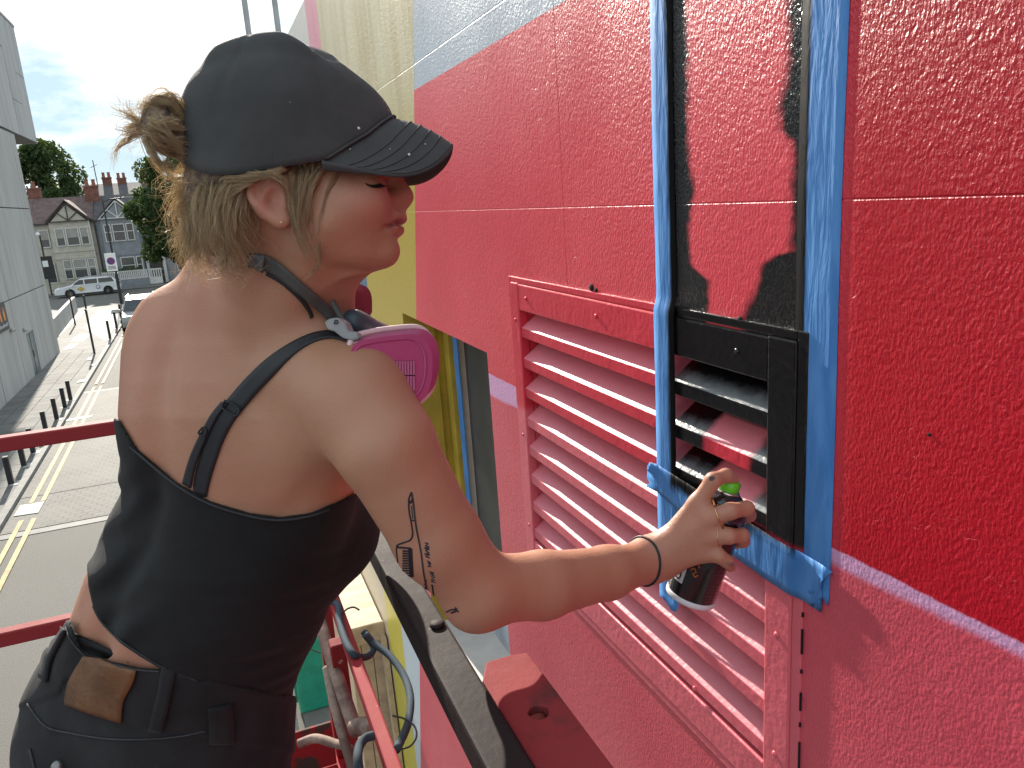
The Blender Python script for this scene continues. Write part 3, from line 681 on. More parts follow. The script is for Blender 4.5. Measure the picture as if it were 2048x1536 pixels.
m = MB(); m.box(WX+d-.03, WX+d-.001, RY0+.01, RY1-.15, RZ0+.01, RZ0+.295); m.build("lower_panel", M_GBLU, win)
m = MB(); m.box(WX+.02, WX+d-.03, RY0+.005, RY1-.1, RZ0+.002, RZ0+.03); m.build("sill", M_FRM, win)
b = NB("blue masking tape", .5)
x, y, z = b.xyz()
tw = b.noise(18, 4, .6, sc3=(1, 2.2, .45))
ins = b.math('MULTIPLY', b.step(b.math('ADD', y, b.math('MULTIPLY', tw, .008)), .797, .802), b.math('SUBTRACT', 1, b.step(b.math('ADD', y, b.math('MULTIPLY', tw, .01)), 1.112, 1.126)))
# black overspray follows the inner edge only
ovr = b.math('MULTIPLY', ins, b.step(b.math('ADD', z, b.math('MULTIPLY', b.noise(10, 3), .05)), 5.085, 5.11))
bc = b.mixc(b.step(tw, .35, .65), (.055,.20,.50), (.09,.27,.60))
b.col(b.mixc(ovr, bc, PAINT_BLACK)); b.bump(b.noise(26, 3, .55, sc3=(1, 2.4, .4), dist=.6), .0028)
b.put(b.b.inputs['Specular IOR Level'], b.math('SUBTRACT', .3, b.math('MULTIPLY', ovr, .24)))
M_TAPE = b.m
# blue tape inside the recess
m = MB(); m.box(WX+d-.046, WX+d-.041, RY1-.165, RY1-.105, RZ0+.02, RZ1-.04)
tag(m.build("masking_tape", M_TAPE), "blue masking tape along the frame inside the yellow recess", "tape")
# pipe-like masts beyond the wall
M_GALV = simple("grey painted steel", (.36,.37,.36), .5, .1, 3)
for lab, px in (("slim grey mast beyond the wall, the one farther from the mural", 494), ("grey mast beyond the wall, the one next to the mural top", 554)):
    p = wpt(px, 40, 12.0); t = thing("steel_mast", lab, "mast", (p[0], p[1], .1), "grey masts beyond the mural wall")
    m = MB(); m.tube([(p[0],p[1],0),(p[0],p[1],9.5)], .045, 10); m.build("pole", M_GALV, t)
    m = MB(); m.tube([(p[0],p[1],0),(p[0],p[1],.5)], .08, 10); m.build("base", M_GALV, t)

M_BLK2 = simple("dark gap", (.006,.005,.005), .9)
# ================================================================== LOUVRE VENT
def vent_mat(name, fr):
    b = NB(name, .36); x, y, z = b.xyz()
    nz_ = b.noise(10, 4)
    base = b.mixc(b.step(b.math('ADD', z, b.math('MULTIPLY', nz_, .03)), 5.055, 5.085), b.mixc(nz_, (.74,.15,.185), (.70,.13,.165)), b.mixc(nz_, (.66,.036,.065), (.60,.028,.052)))
    if not fr:
        nzz = b.n('SeparateXYZ'); b.put(nzz.inputs[0], b._g.outputs['True Normal']); base = b.mixc(b.step(nzz.outputs[2], .5, .8), base, b.mixc(nz_, (.74,.215,.255), (.68,.165,.20)))  # upward faces tinted lighter pink, sheen painted into the colour
    if fr:
        m_ = b.math('MULTIPLY', b.math('SUBTRACT', 1, b.step(y, 1.108, 1.114)), b.step(b.math('ADD', z, b.math('MULTIPLY', b.noise(12,3), .03)), 5.09, 5.11))
        m_ = b.math('MULTIPLY', m_, b.math('GREATER_THAN', y, .78))
    else:
        yn = b.math('ADD', y, b.math('MULTIPLY', b.math('SUBTRACT', b.noise(22, 3), .5), .03))
        ends = b.math('MAXIMUM', b.step(yn, 1.015, 1.035), b.math('SUBTRACT', 1, b.step(yn, .893, .915)))
        top1 = b.step(z, 5.222, 5.228)
        m_ = b.math('MAXIMUM', ends, top1)
        m_ = b.math('MULTIPLY', m_, b.math('MULTIPLY', b.math('SUBTRACT', 1, b.step(y, 1.108, 1.114)), b.step(z, 5.085, 5.095)))
    blk_ = PAINT_BLACK
    if not fr: blk_ = b.mixc(b.math('MULTIPLY', b.step(nzz.outputs[2], .5, .8), b.math('SUBTRACT', 1, b.step(b.math('ADD', x, b.math('MULTIPLY', b.noise(40, 3), .02)), WX+.012, WX+.04))), PAINT_BLACK, (.17,.18,.185))  # front of the black tops greyed: overspray plus painted sheen
    b.col(b.mixc(m_, base, blk_))
    b.rgh(b.math('SUBTRACT', .40, b.math('MULTIPLY', m_, .18)))
    b.bump(b.noise(70, 3), .0012); b.bump(b.noise(9, 2), .002); return b.m
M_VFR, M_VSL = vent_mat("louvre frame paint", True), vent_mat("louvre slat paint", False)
vent = thing("louvre_vent", "large pink and red louvred wall vent with one upper corner sprayed black", "vent", (WX, 1.33, VZ0))
FX = WX - .006                                  # frame face
def fbox(y0, y1, z0, z1, x0=FX, x1=WX+.02):
    m = MB(); m.box(x0, x1, y0, y1, z0, z1); return m
fbox(.806, VY0, VZ0-.068, 5.386).build("frame_stile", M_VFR, vent, bevel=.003)
fbox(VY1, 1.852, VZ0-.068, 5.386).build("frame_stile", M_VFR, vent, bevel=.003)
fbox(VY0, VY1, VZ1, 5.384, FX+.001).build("frame_rail", M_VFR, vent, bevel=.003)
fbox(VY0, VY1, VZ0-.066, VZ0, FX+.001).build("frame_rail", M_VFR, vent, bevel=.003)
m = MB(); fo = WX - .003
m.box(fo, WX+.01, .786, .8055, VZ0-.085, 5.40); m.box(fo, WX+.01, 1.8525, 1.868, VZ0-.085, 5.40); m.box(fo, WX+.01, .806, 1.852, 5.3865, 5.400); m.box(fo, WX+.01, .806, 1.852, VZ0-.085, VZ0-.0685)
m.build("flange", M_VFR, vent, bevel=.002)
slat_me = None; PITCH = .0793
for k in range(8):
    zt = 5.272 - PITCH * k
    m = MB(); x0, xb = WX - .002, WX + .062
    if zt - .03 < VZ0 + .004: zl = VZ0 + .002
    else: zl = zt - .024
    m.prism([(x0, zt), (xb, zt + .046), (xb, zt + .040), (x0 + .006, zt - .006), (x0 + .006, zl), (x0, zl)], VY0 + .001, VY1 - .001, 'y')
    # the outline above is (x, z): keep order x,z
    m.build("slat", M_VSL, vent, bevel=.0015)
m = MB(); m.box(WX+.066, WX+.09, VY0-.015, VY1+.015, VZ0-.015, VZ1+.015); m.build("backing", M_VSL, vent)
m = MB()
for y0_ in (VY0 - .004, VY1): m.box(WX+.0205, WX+.0655, y0_, y0_ + .004, VZ0, VZ1)
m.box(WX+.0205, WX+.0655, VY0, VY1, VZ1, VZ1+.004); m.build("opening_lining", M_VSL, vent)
for (sy, sz) in ((1.75,5.352),(1.38,5.352),(.93,5.352),(1.828,5.29),(1.828,4.98),(1.828,4.72),(.834,4.93),(.834,4.72),(1.5,4.70),(1.05,4.70)):
    m = MB(); m.ball((FX, sy, sz), .005, 6, (.6,1,1)); m.build("screw_head", M_VFR, vent, smooth=True)
for (py_, pz_, r_) in ((1.405, 5.408, .010), (1.385, 5.404, .007), (.598, 5.31, .0028), (.93, 5.400, .006)):
    m = MB(); m.ball((WX-.0005, py_, pz_), r_, 8, (.35, 1.0, .75)); m.build("chipped_hole", M_BLK2, mural)
m = MB()
for z0_, z1_ in ((4.985,4.992),(4.925,4.965),(4.893,4.899),(4.83,4.86),(4.802,4.809),(4.715,4.775),(4.66,4.70)): m.box(WX-.0035,WX-.0005,.7838-.001*(z1_-4.8),.7856,z0_,z1_)
m.build("sealant_gap", M_BLK2, vent)

# ================================================================== MASKING TAPE
def tape(label, y0, y1, z0, z1, xo, ny, nz, seed, torn=0.0, follow=None, horiz=False):
    r = np.random.default_rng(seed); V = []; F = []
    for j in range(nz+1):
        z_ = z0 + (z1-z0)*j/nz
        for i in range(ny+1):
            y_ = y0 + (y1-y0)*i/ny
            ripple = .0004*math.sin(z_*31+seed) * math.sin(math.pi*i/ny) + .0002*math.sin(z_*97+i*2+seed)
            x_ = (follow(y_, z_) if follow else WX) - xo - abs(ripple)
            yy_ = y_ + .0012*math.sin(z_*9+seed)
            zq = z_
            if torn and j == 0: zq += torn*r.uniform(-.5, .6)
            if torn and j == 0: x_ -= r.uniform(0, .006)
            V.append((x_, yy_, zq))
    for j in range(nz):
        for i in range(ny):
            a = j*(ny+1)+i; F.append((a, a+ny+1, a+ny+2, a+1))
    o = pack("masking_tape", V, F, M_TAPE, smooth=True, solid=.0006)
    return tag(o, label, "tape")
def over_frame(y_, z_):
    if z_ > 5.415: return WX
    if z_ > 5.39: return WX - (5.415 - z_) / .025 * .007
    return FX - .001
tape("long blue masking tape strip crossing the louvre slats and running up the red wall", 1.094, 1.157, 4.835, 6.30, .0012, 4, 150, 1, .010, over_frame)
tape("blue masking tape strip down the wall beside the frame edge of the vent", .737, .812, 5.03, 6.30, .0004, 5, 130, 2, .02)
# lower strip, slanting across the slats and ending torn on the wall
P0, P1 = (1.165, 5.105, 5.052), (.738, 5.083, 5.012)
V, F = [], []; n = 46; q = 6; rr = random.Random(5)
for i in range(n+1):
    t_ = i/n; y_ = P0[0] + (P1[0]-P0[0])*t_
    for j in range(q+1):
        s_ = j/q; zt_, zb_ = P0[1]+(P1[1]-P0[1])*t_, P0[2]+(P1[2]-P0[2])*t_ - .012*math.sin(t_*math.pi)
        z_ = zt_ + (zb_-zt_)*s_
        x_ = FX - .0025 if y_ > .806 else WX - .0025
        if .790 < y_ <= .806: x_ = FX - .0025 + (.806-y_)/.016*(WX-.0025-FX+.0025)
        x_ -= abs(.0008*math.sin(t_*23+s_*4)) + .0006*rr.random()
        if i == n: y_ += rr.uniform(-.012,.016); x_ -= rr.uniform(.0005,.004)
        if i == 0: y_ += rr.uniform(-.006,.01); x_ -= rr.uniform(.001,.008)
        V.append((x_, y_, z_))
for i in range(n):
    for j in range(q): a = i*(q+1)+j; F.append((a, a+1, a+q+2, a+q+1))
tag(pack("masking_tape", V, F, M_TAPE, smooth=True, solid=.0006), "slanting blue masking tape across the lower slats with a torn free end", "tape")

# ================================================================== BOOM LIFT PLATFORM
def worn(name, c, c2=(.055,.03,.028), amt=(.45,.6), scale=5, rough=.5):
    b = NB(name, rough); n_ = b.noise(scale, 7, .68); s2 = b.noise(38, 4, .7)
    k_ = b.mixc(b.step(n_, *amt), c, c2); k_ = b.mixc(b.step(s2, .70, .76), k_, (.42,.38,.34)); b.col(k_)
    b.rgh(b.math('ADD', rough+.12, b.math('MULTIPLY', n_, .2))); b.b.inputs['Specular IOR Level'].default_value = .25; b.bump(n_, .003); return b.m
M_LRED = worn("worn red lift paint", (.25,.028,.032), amt=(.60,.74)); M_LPINK = worn("faded red lift paint", (.30,.03,.036), amt=(.66,.8), scale=3)
M_LDARK = worn("dark oversprayed steel", (.016,.009,.009), (.050,.042,.040), (.58,.75), 7, .5); M_LBR = worn("dirty toe plate", (.085,.05,.04), (.36,.02,.025), (.52,.56), 4)
lift = thing("lift_platform", "worn red guard rails and toe plate of the raised work platform", "work platform", (-.7, .8, 4.02))
ZR, ZM, ZF = 5.115, 4.63, 4.02
LX0, LX1, LY0, LY1 = -1.5, .178, -1.0, 2.06
def rail(name, a, c, w_, h_, mat, up=(0,0,1), bev=.004):
    m = MB(); m.bar(a, c, w_, h_, up); return m.build(name, mat, lift, bevel=bev)
rail("top_rail", (LX0-.2, LY1, ZR), (.15, LY1, ZR), .035, .035, M_LRED)
rail("mid_rail", (LX0-.2, LY1, ZM), (.15, LY1, ZM), .035, .038, M_LRED)
rail("top_rail", (.181, LY0, ZR-.02), (.181, LY1+.015, ZR-.02), .040, .039, M_LDARK)
rail("mid_rail", (.172, LY0, ZM), (.172, LY1-.02, ZM), .026, .036, M_LPINK)
rail("top_rail", (LX0, LY0, ZR), (LX0, LY1, ZR), .045, .045, M_LRED)
rail("mid_rail", (LX0, LY0, ZM), (LX0, LY1, ZM), .045, .045, M_LRED)
for x_, y_ in ((LX0, LY1), (LX0, .7), (LX0, LY0), (.16, LY1), (.181, LY0)):
    rail("post", (x_, y_, ZF), (x_, y_, ZR-.023), .042, .042, M_LRED, up=(0,1,0))
m = MB(); m.box(LX0, .20, LY0, LY1, ZF-.06, ZF-.003); m.build("deck", M_LBR, lift)
m = MB(); m.box(LX0+.03, .135, 2.02, 2.03, ZF, 4.16); m.build("toe_plate", M_LBR, lift, bevel=.002)
m = MB(); m.box(.165, .175, LY0, LY1-.03, ZF, ZF+.12); m.build("toe_plate", M_LRED, lift)
# upright next to the wall side
rail("post", (.158, 1.75, ZF), (.150, 1.68, 4.61), .035, .035, M_LRED, up=(0,1,0))
# channel with a bolt hole on the outside of the wall-side rail
m = MB(); cx0, cx1, cy0, cy1, cz = .205, .268, -.6, .722, 5.103
ring = []; hc_, hr = (.238, .618), .0105; N = 20
for k in range(N): a = 2*math.pi*k/N; ring.append((hc_[0]+hr*math.cos(a), hc_[1]+hr*math.sin(a)))
bm = bmesh.new(); oc = [(cx0,cy0),(cx1,cy0),(cx1,cy1-.004),(cx1-.02,cy1),(cx0+.015,cy1),(cx0,cy1-.03)]
vo = [bm.verts.new((*p, cz)) for p in oc]; vi = [bm.verts.new((*p, cz)) for p in ring]
eo = [bm.edges.new((vo[i], vo[(i+1) % len(vo)])) for i in range(len(vo))]; ei = [bm.edges.new((vi[i], vi[(i+1) % N])) for i in range(N)]
bmesh.ops.triangle_fill(bm, use_beauty=True, edges=eo+ei)
ex = bmesh.ops.extrude_face_region(bm, geom=bm.faces[:]); bmesh.ops.translate(bm, verts=[v for v in ex['geom'] if isinstance(v, bmesh.types.BMVert)], vec=(0,0,-.010))
bmesh.ops.recalc_face_normals(bm, faces=bm.faces)
me = bpy.data.meshes.new("channel"); bm.to_mesh(me); bm.free()
for v in me.vertices: v.co -= Vector(at_of(lift))
link("channel", me, M_LRED, lift, bevel=.0015)
m = MB(); m.box(cx0, cx0+.009, cy0, cy1-.032, cz-.075, cz-.0101); m.box(cx1-.009, cx1, cy0, cy1-.006, cz-.075, cz-.0101); m.build("channel_web", M_LRED, lift, bevel=.002)
m = MB(); m.box(cx0+.0091, cx1-.0091, cy0, cy1-.04, cz-.075, cz-.068); m.build("channel_floor", M_LBR, lift)
for (px, py) in ((833,1208),):
    m = MB(); m.lathe([(.009,0),(.009,.003),(.006,.0045),(.0,.005)], (.188, .80, ZR+.0001), (0,0,1), 14); m.build("bolt_head", M_LDARK, lift, smooth=True)
# pipes, hose and cables running along the platform corner
M_PIPE = worn("rusty pipe", (.17,.11,.09), (.35,.26,.21), (.45,.65), 9); M_HOSE = simple("blue grey hose", (.060,.085,.105), .8, .15, 8, spec=.15); M_WIRE = simple("thin black wire", (.02,.02,.025), .5)
def run(name, label, cat, pts, r, mat, n=40, sides=10):
    W = np.array([wpt(*p) for p in pts]); m = MB(); m.tube(spline(W, n), r, sides); o = m.build(name, mat, smooth=True); return tag(o, label, cat)
def c8(x_, y_, z_): return (540 + x_/3.161, 1050 + y_/3.161, z_)
def c9(x_, y_, e=.03): py = 1050 + y_/3.161; return (540 + x_/3.161, py, float(np.interp(py, [1160,1211,1300,1400,1536], [2.07,1.93,1.72,1.55,1.36])) - e)
run("steel_pipe", "grey brown pipe slanting down inside the platform corner", "pipe", [c8(285,480,2.0), c8(350,720,1.9), c8(440,1000,1.8), c8(545,1310,1.72)], .016, M_PIPE)
run("steel_pipe", "thinner dark pipe crossing in front of the red toe plate", "pipe", [c8(360,900,1.85), c8(395,1080,1.8), c8(450,1300,1.74), c8(530,1560,1.68)], .011, M_PIPE)
run("steel_pipe", "short worn grey pipe lying low on the toe plate", "pipe", [c8(180,1385,2.0), c8(290,1350,2.0), c8(420,1385,1.95), c8(520,1400,1.9)], .012, M_PIPE)
run("hose", "blue grey hose looped over the faded red mid rail", "hose", [c9(325,485,-.05), c9(380,478), c9(432,510,.04), c9(440,600,.04), c9(480,740,.04), c9(540,825), c9(620,830,-.05), c9(655,770,-.05), c9(600,690,.02)], .0080, M_HOSE, 60)
run("hose", "blue grey hose hanging in a wide arc past the mid rail", "hose", [c9(590,670,.02), c9(660,750,-.03), c9(760,830,-.04), c9(850,960,-.04), c9(888,1100,-.03), c9(870,1260,-.02), c9(800,1420,.02)], .0080, M_HOSE, 60)
run("hose", "short dark hose bent round the foot of the pipe", "hose", [c9(655,1330), c9(600,1350), c9(565,1400), c9(555,1480), c9(570,1600)], .0085, M_HOSE)
run("hose_elbow", "grey pipe elbow at the foot of the slanting pipe", "pipe", [c8(530,1290,1.71), c8(580,1270,1.70), c8(650,1290,1.68)], .020, M_PIPE)
run("wire", "thin black wire curling below the hose", "wire", [c9(775,1205), c9(850,1225), c9(915,1275), c9(925,1340), c9(890,1395), c9(840,1415)], .0018, M_WIRE, 40, 6)
run("cable_tie", "thin dark cable tie knotted round the faded red rail", "cable tie", [c9(455,560,.045), c9(490,530,.05), c9(530,520,.05), c9(565,538,.04)], .0022, M_WIRE, 20, 6)
run("wire", "thin black wire drooping over the green container", "wire", [(605,1290,7), (640,1305,7), (690,1310,7), (720,1300,7)], .006, M_WIRE, 20, 6)
# ================================================================== THINGS AT THE FOOT OF THE WALL
b = NB("plywood", .7); g_ = b.noise(2.2, 6, .6, sc3=(1, 7, 3))
b.col(b.mixc(b.step(g_, .3, .7), (.42,.33,.20), (.60,.50,.34))); M_PLY = b.m
M_SAWN = simple("sawn softwood", (.52,.38,.24), .75, .16, 9)
crate = thing("timber_crate", "big plywood topped timber crate standing against the foot of the wall", "crate", (.6, 5.6, .1))
m = MB(); m.box(.47, .71, 4.55, 6.9, 2.93, 2.97); m.build("top_board", M_PLY, crate)
m = MB(); m.box(.485, .70, 4.60, 6.88, .1, 2.925); m.build("body", M_SAWN, crate)
for k in range(3):
    m = MB(); x_ = .487 + k*.072; m.box(x_, x_+.066, 4.572, 4.598, .1, 2.84); m.build("plank", M_SAWN, crate)
m = MB(); m.box(.45, .715, 4.52, 4.548, 2.86, 2.99); m.build("rail", M_SAWN, crate, bevel=.01)
m = MB(); m.bar((.695, 4.3, .1), (.695, 4.505, 2.9), .03, .08, (0,1,0)); m.build("brace", M_SAWN, crate)
M_GRN = simple("green plastic", (.015,.25,.17), .45, .15, 3)
bin_ = thing("green_container", "green plastic container with a galvanised rail beside the kerb", "container", (.35, 8.6, 0))
m = MB(); m.prism([(8.0,.1),(9.6,.1),(9.75,1.35),(7.9,1.35)], .22, .71, 'x'); m.build("body", M_GRN, bin_, bevel=.03)
m = MB(); m.box(.17, .715, 7.8, 9.85, 1.355, 1.43); m.build("lid", M_GRN, bin_, bevel=.02)
m = MB(); m.tube([(.14,7.6,.1),(.14,7.8,1.42),(.14,9.8,1.45)], .03, 8); m.build("rail", M_GALV, bin_)
for k in range(4):
    m = MB(); yq = 8.1+k*.45; m.box(.195,.219,yq,yq+.06,.2,1.3); m.build("rib", M_GRN, bin_)
# ================================================================== IMPLICIT SURFACE ENGINE (lens axes, metres: right, down, ahead)
_T = RNG.random((32, 32, 32)).astype(np.float32)
def vnoise(P):
    i = np.floor(P).astype(np.int32); f = (P - i).astype(np.float32); f = f*f*(3-2*f); r = 0
    for a in (0, 1):
        for b_ in (0, 1):
            for c_ in (0, 1):
                wq = (f[:,0] if a else 1-f[:,0])*(f[:,1] if b_ else 1-f[:,1])*(f[:,2] if c_ else 1-f[:,2])
                r = r + wq*_T[(i[:,0]+a) & 31, (i[:,1]+b_) & 31, (i[:,2]+c_) & 31]
    return r - .5
def cone(a, b, r1, r2, k=.02, flat=None):
    a = np.array(a, np.float32); b = np.array(b, np.float32); ab = b-a; L = float(ab.dot(ab))
    def f(P):
        q = P-a; t = np.clip(q@ab/L, 0, 1); d = q - t[:,None]*ab
        if flat is not None: d = d + (d@flat[0])[:,None]*flat[0]*flat[1]
        return np.sqrt((d*d).sum(1)) - (r1+(r2-r1)*t)
    return (f, k, 'u')
def ell(c, r, k=.02, R=None, op='u'):
    c = np.array(c, np.float32); r = np.array(r, np.float32); R = None if R is None else np.array(R, np.float32)
    def f(P):
        q = P-c
        if R is not None: q = q@R.T
        k0 = np.sqrt(((q/r)**2).sum(1)); k1 = np.sqrt(((q/(r*r))**2).sum(1))
        return k0*(k0-1)/np.maximum(k1, 1e-6)
    return (f, k, op)
def csub(a, b, r1, r2, k): f, k_, _ = cone(a, b, r1, r2, k); return (f, k_, 's')
def smin(a, b, k):
    h = np.maximum(k-np.abs(a-b), 0); return np.minimum(a, b)-h*h/(4*k)
def smax(a, b, k): return -smin(-a, -b, k)
def evalf(prims, P, reach=None):
    d = np.full(len(P), 9.0, np.float32)
    for f, k, op in prims:
        v = f(P)
        if op == 'u': d = smin(d, v, k)
        elif op == 's': d = smax(d, -v, k)
        elif op == 'i': d = smax(d, v, k)
        elif op == 'add': d = d + v
    return d.astype(np.float32)
def surface(field, lo, hi, h, slack=.022, smooth=2):
    """field(P)->distance; sparse blocks of 8 cells, dual vertices on the crossing edges"""
    lo = np.array(lo); hi = np.array(hi); B = 8; s = B*h
    nb_ = np.ceil((hi-lo)/s).astype(int)
    g = np.stack(np.meshgrid(*[np.arange(n) for n in nb_], indexing='ij'), -1).reshape(-1, 3)
    cen = (lo + (g+.5)*s).astype(np.float32)
    dc = np.concatenate([field(cen[i:i+200000]) for i in range(0, len(cen), 200000)])
    g = g[np.abs(dc) < s*.87 + slack]
    off = np.stack(np.meshgrid(*[np.arange(B+1)]*3, indexing='ij'), -1).reshape(-1, 3)
    VK, VP, EDG = [], [], []
    co8 = [(a, b_, c_) for a in (0,1) for b_ in (0,1) for c_ in (0,1)]
    N1 = B+1
    CH = 400
    for i in range(0, len(g), CH):
        gb = g[i:i+CH]; base = gb*B
        I = base[:,None,:]+off[None]
        D = field((lo+I.reshape(-1,3)*h).astype(np.float32)).reshape(-1, N1, N1, N1)
        S = D < 0
        c8_ = [S[:, a:a+B, b_:b_+B, c_:c_+B] for a, b_, c_ in co8]
        cnt = sum(x_.astype(np.int8) for x_ in c8_); act = (cnt > 0) & (cnt < 8)
        w_ = np.argwhere(act)
        if len(w_) == 0: continue
        bi, ci = w_[:,0], w_[:,1:]
        dv = np.stack([D[bi, ci[:,0]+a, ci[:,1]+b_, ci[:,2]+c_] for a, b_, c_ in co8], 1)
        acc = np.zeros((len(w_),3)); num = np.zeros(len(w_))
        for p in range(8):
            for ax in range(3):
                if co8[p][ax]: continue
                q = list(co8[p]); q[ax] = 1; q = co8.index(tuple(q))
                cr_ = (dv[:,p] < 0) != (dv[:,q] < 0)
                t = np.where(cr_, dv[:,p]/np.where(cr_, dv[:,p]-dv[:,q], 1), 0)
                pos = np.array(co8[p], float)[None].repeat(len(w_), 0); pos[:,ax] = t
                acc += np.where(cr_[:,None], pos, 0); num += cr_
        cell = base[bi]+ci
        VP.append(lo + (cell + acc/num[:,None])*h); VK.append(cell)
        for ax in range(3):     # edges owned by the cell's low corner
            q = [0,0,0]; q[ax] = 1; q = co8.index(tuple(q))
            cr_ = (dv[:,0] < 0) != (dv[:,q] < 0)
            if cr_.any(): EDG.append(np.concatenate([cell[cr_], np.full((cr_.sum(),1), ax), (dv[cr_,0] < 0)[:,None].astype(int)], 1))
    VK = np.concatenate(VK); VP = np.concatenate(VP); E = np.concatenate(EDG)
    mx_ = (nb_*B+2).astype(np.int64)
    key = lambda c_: (c_[:,0].astype(np.int64)*mx_[1]+c_[:,1])*mx_[2]+c_[:,2]
    k_ = key(VK); o_ = np.argsort(k_); ks = k_[o_]
    def find(c_):
        q = key(c_); p = np.searchsorted(ks, q); p = np.minimum(p, len(ks)-1); ok = ks[p] == q
        return o_[p], ok
    Q = []
    for ax in range(3):
        e = E[E[:,3] == ax]; c_ = e[:,:3]; a, b_ = (ax+1) % 3, (ax+2) % 3
        da = np.zeros(3,int); da[a] = 1; db = np.zeros(3,int); db[b_] = 1
        r = [find(c_), find(c_-da), find(c_-da-db), find(c_-db)]
        ok = r[0][1] & r[1][1] & r[2][1] & r[3][1]
        q = np.stack([x_[0] for x_ in r], 1)
        q = np.where(e[:,4:5] == 1, q, q[:,::-1]); Q.append(q[ok])
    Q = np.concatenate(Q)
    for _ in range(smooth):
        acc = np.zeros_like(VP); num = np.zeros(len(VP))
        for i, j in ((0,1),(1,2),(2,3),(3,0)):
            for a, b_ in ((i,j),(j,i)):
                for d_ in range(3): acc[:,d_] += np.bincount(Q[:,a], VP[Q[:,b_],d_], len(VP))
                num += np.bincount(Q[:,a], minlength=len(VP))
        ok = num > 0; VP[ok] = .5*VP[ok]+.5*acc[ok]/num[ok][:,None]
    return VP, Q
def cp(px, py, z): return cam_pt(px, py, z)
def pxy(P): return P[:,0]/P[:,2]*FPX+CX, P[:,1]/P[:,2]*FPX+CY

# ================================================================== THE PAINTER
DOWN = -CM[2]; PHI = math.radians(33)
# ---- torso as a stack of sections: picture row, left and right edge of the trunk, distance
SEC = [(560,430,520,.905),(600,345,600,.92),(650,300,640,.93),(700,270,664,.935),(766,250,684,.94),(828,238,700,.95),(912,242,692,.965),(982,241,694,.985),
       (1062,212,700,1.01),(1107,184,690,1.025),(1150,163,668,1.04),(1220,138,640,1.06),(1290,112,606,1.085),(1340,90,584,1.10),(1430,56,566,1.125),(1536,44,548,1.15),(1640,40,540,1.17),(1740,70,520,1.18)]
SY = np.array([(r-CY)/FPX*z for r, a, b_, z in SEC]); SZ = np.array([s[3] for s in SEC])
SX = np.array([((a+b_)/2-CX)/FPX*z for r, a, b_, z in SEC]); SH = np.array([(b_-a)/2/FPX*z for r, a, b_, z in SEC])
RAT = .66
_kw = math.sqrt(math.cos(PHI)**2 + (RAT*math.sin(PHI))**2)
def torso_loft(P):
    y = P[:,1]; cx_ = np.interp(y, SY, SX); cz_ = np.interp(y, SY, SZ); A = np.interp(y, SY, SH)/_kw
    c_, s_ = math.cos(PHI), math.sin(PHI)
    u = ((P[:,0]-cx_)*c_ - (P[:,2]-cz_)*s_)/A; v = ((P[:,0]-cx_)*s_ + (P[:,2]-cz_)*c_)/(A*RAT)
    n = 2.25; r = (np.abs(u)**n+np.abs(v)**n+1e-9)**(1/n)
    d = (r-1)*A*RAT*.92
    back = np.clip(-v, 0, 1)
    fade = np.clip((y+.10)/.08, 0, 1)*np.clip((.42-y)/.1, 0, 1)
    d = d + .010*back*fade*np.exp(-((u+.02)/.16)**2)               # groove of the spine
    lo_ = np.clip((y-.26)/.05, 0, 1)*np.clip((.40-y)/.05, 0, 1)
    d = d - .004*back*lo_*np.exp(-((np.abs(u+.02)-.25)/.16)**2)
    return np.maximum(d, np.maximum(SY[0]-y, y-SY[-1])).astype(np.float32)
SHR, SHL = cp(712,784,.80), cp(356,680,.985)
ELB, WRI = cp(962,1180,.835), cp(1312,1118,1.0)
NKB = cp(560,592,.845)
trunk = [(torso_loft, .02, 'u'),
    cone(cp(500,588,.885), cp(640,722,.835), .046, .042, .045),                 # trapezius towards the near shoulder
    cone(cp(462,578,.90), cp(362,672,.975), .048, .047, .05),                  # and the far one
    ell(cp(560,790,.865), (.060,.085,.026), .05, R=[[.83,0,-.55],[0,1,0],[.55,0,.83]]),    # near shoulder blade
    ell(cp(330,760,.925), (.042,.085,.024), .05, R=[[.83,0,-.55],[0,1,0],[.55,0,.83]]),
    ell(cp(628,880,.905), (.042,.10,.055), .05),                                  # flank under the arm
    ell(cp(655,1060,1.045), (.066,.062,.070), .045),                            # bust
    ell(cp(520,1080,1.13), (.066,.062,.060), .045)]
arm_r = [cone(SHR, cp(770,890,.788), .0490, .0500, .02), cone(cp(770,890,.788), cp(876,1078,.815), .0500, .0455, .012),
    cone(cp(876,1078,.815), ELB, .0455, .0385, .012), ell(cp(948,1206,.84), (.030,.028,.032), .02),
    cone(ELB, cp(1085,1170,.885), .0375, .0375, .015), cone(cp(1085,1170,.885), cp(1215,1145,.95), .0375, .0315, .012), cone(cp(1215,1145,.95), WRI, .0315, .0235, .012)]
shoulder_join = [cone(cp(640,734,.835), SHR, .042, .047, .04), cone(cp(630,860,.88), cp(720,840,.815), .038, .042, .045)]
# far arm rests on the rail in front of her, behind the trunk
EL2, WR2 = cp(420,1010,1.17), cp(560,1180,1.20)
arm_l = [cone(SHL, EL2, .050, .040, .04), cone(EL2, WR2, .038, .026, .02), cone(WR2, cp(590,1215,1.20), .024, .028, .02)] + \
        [cone(cp(585+5*q,1205+9*q,1.195), cp(612+3*q,1222+11*q,1.20), .009, .0075, .006) for q in range(4)] + [cone(cp(570,1200,1.19), cp(588,1240,1.175), .010, .008, .006)]
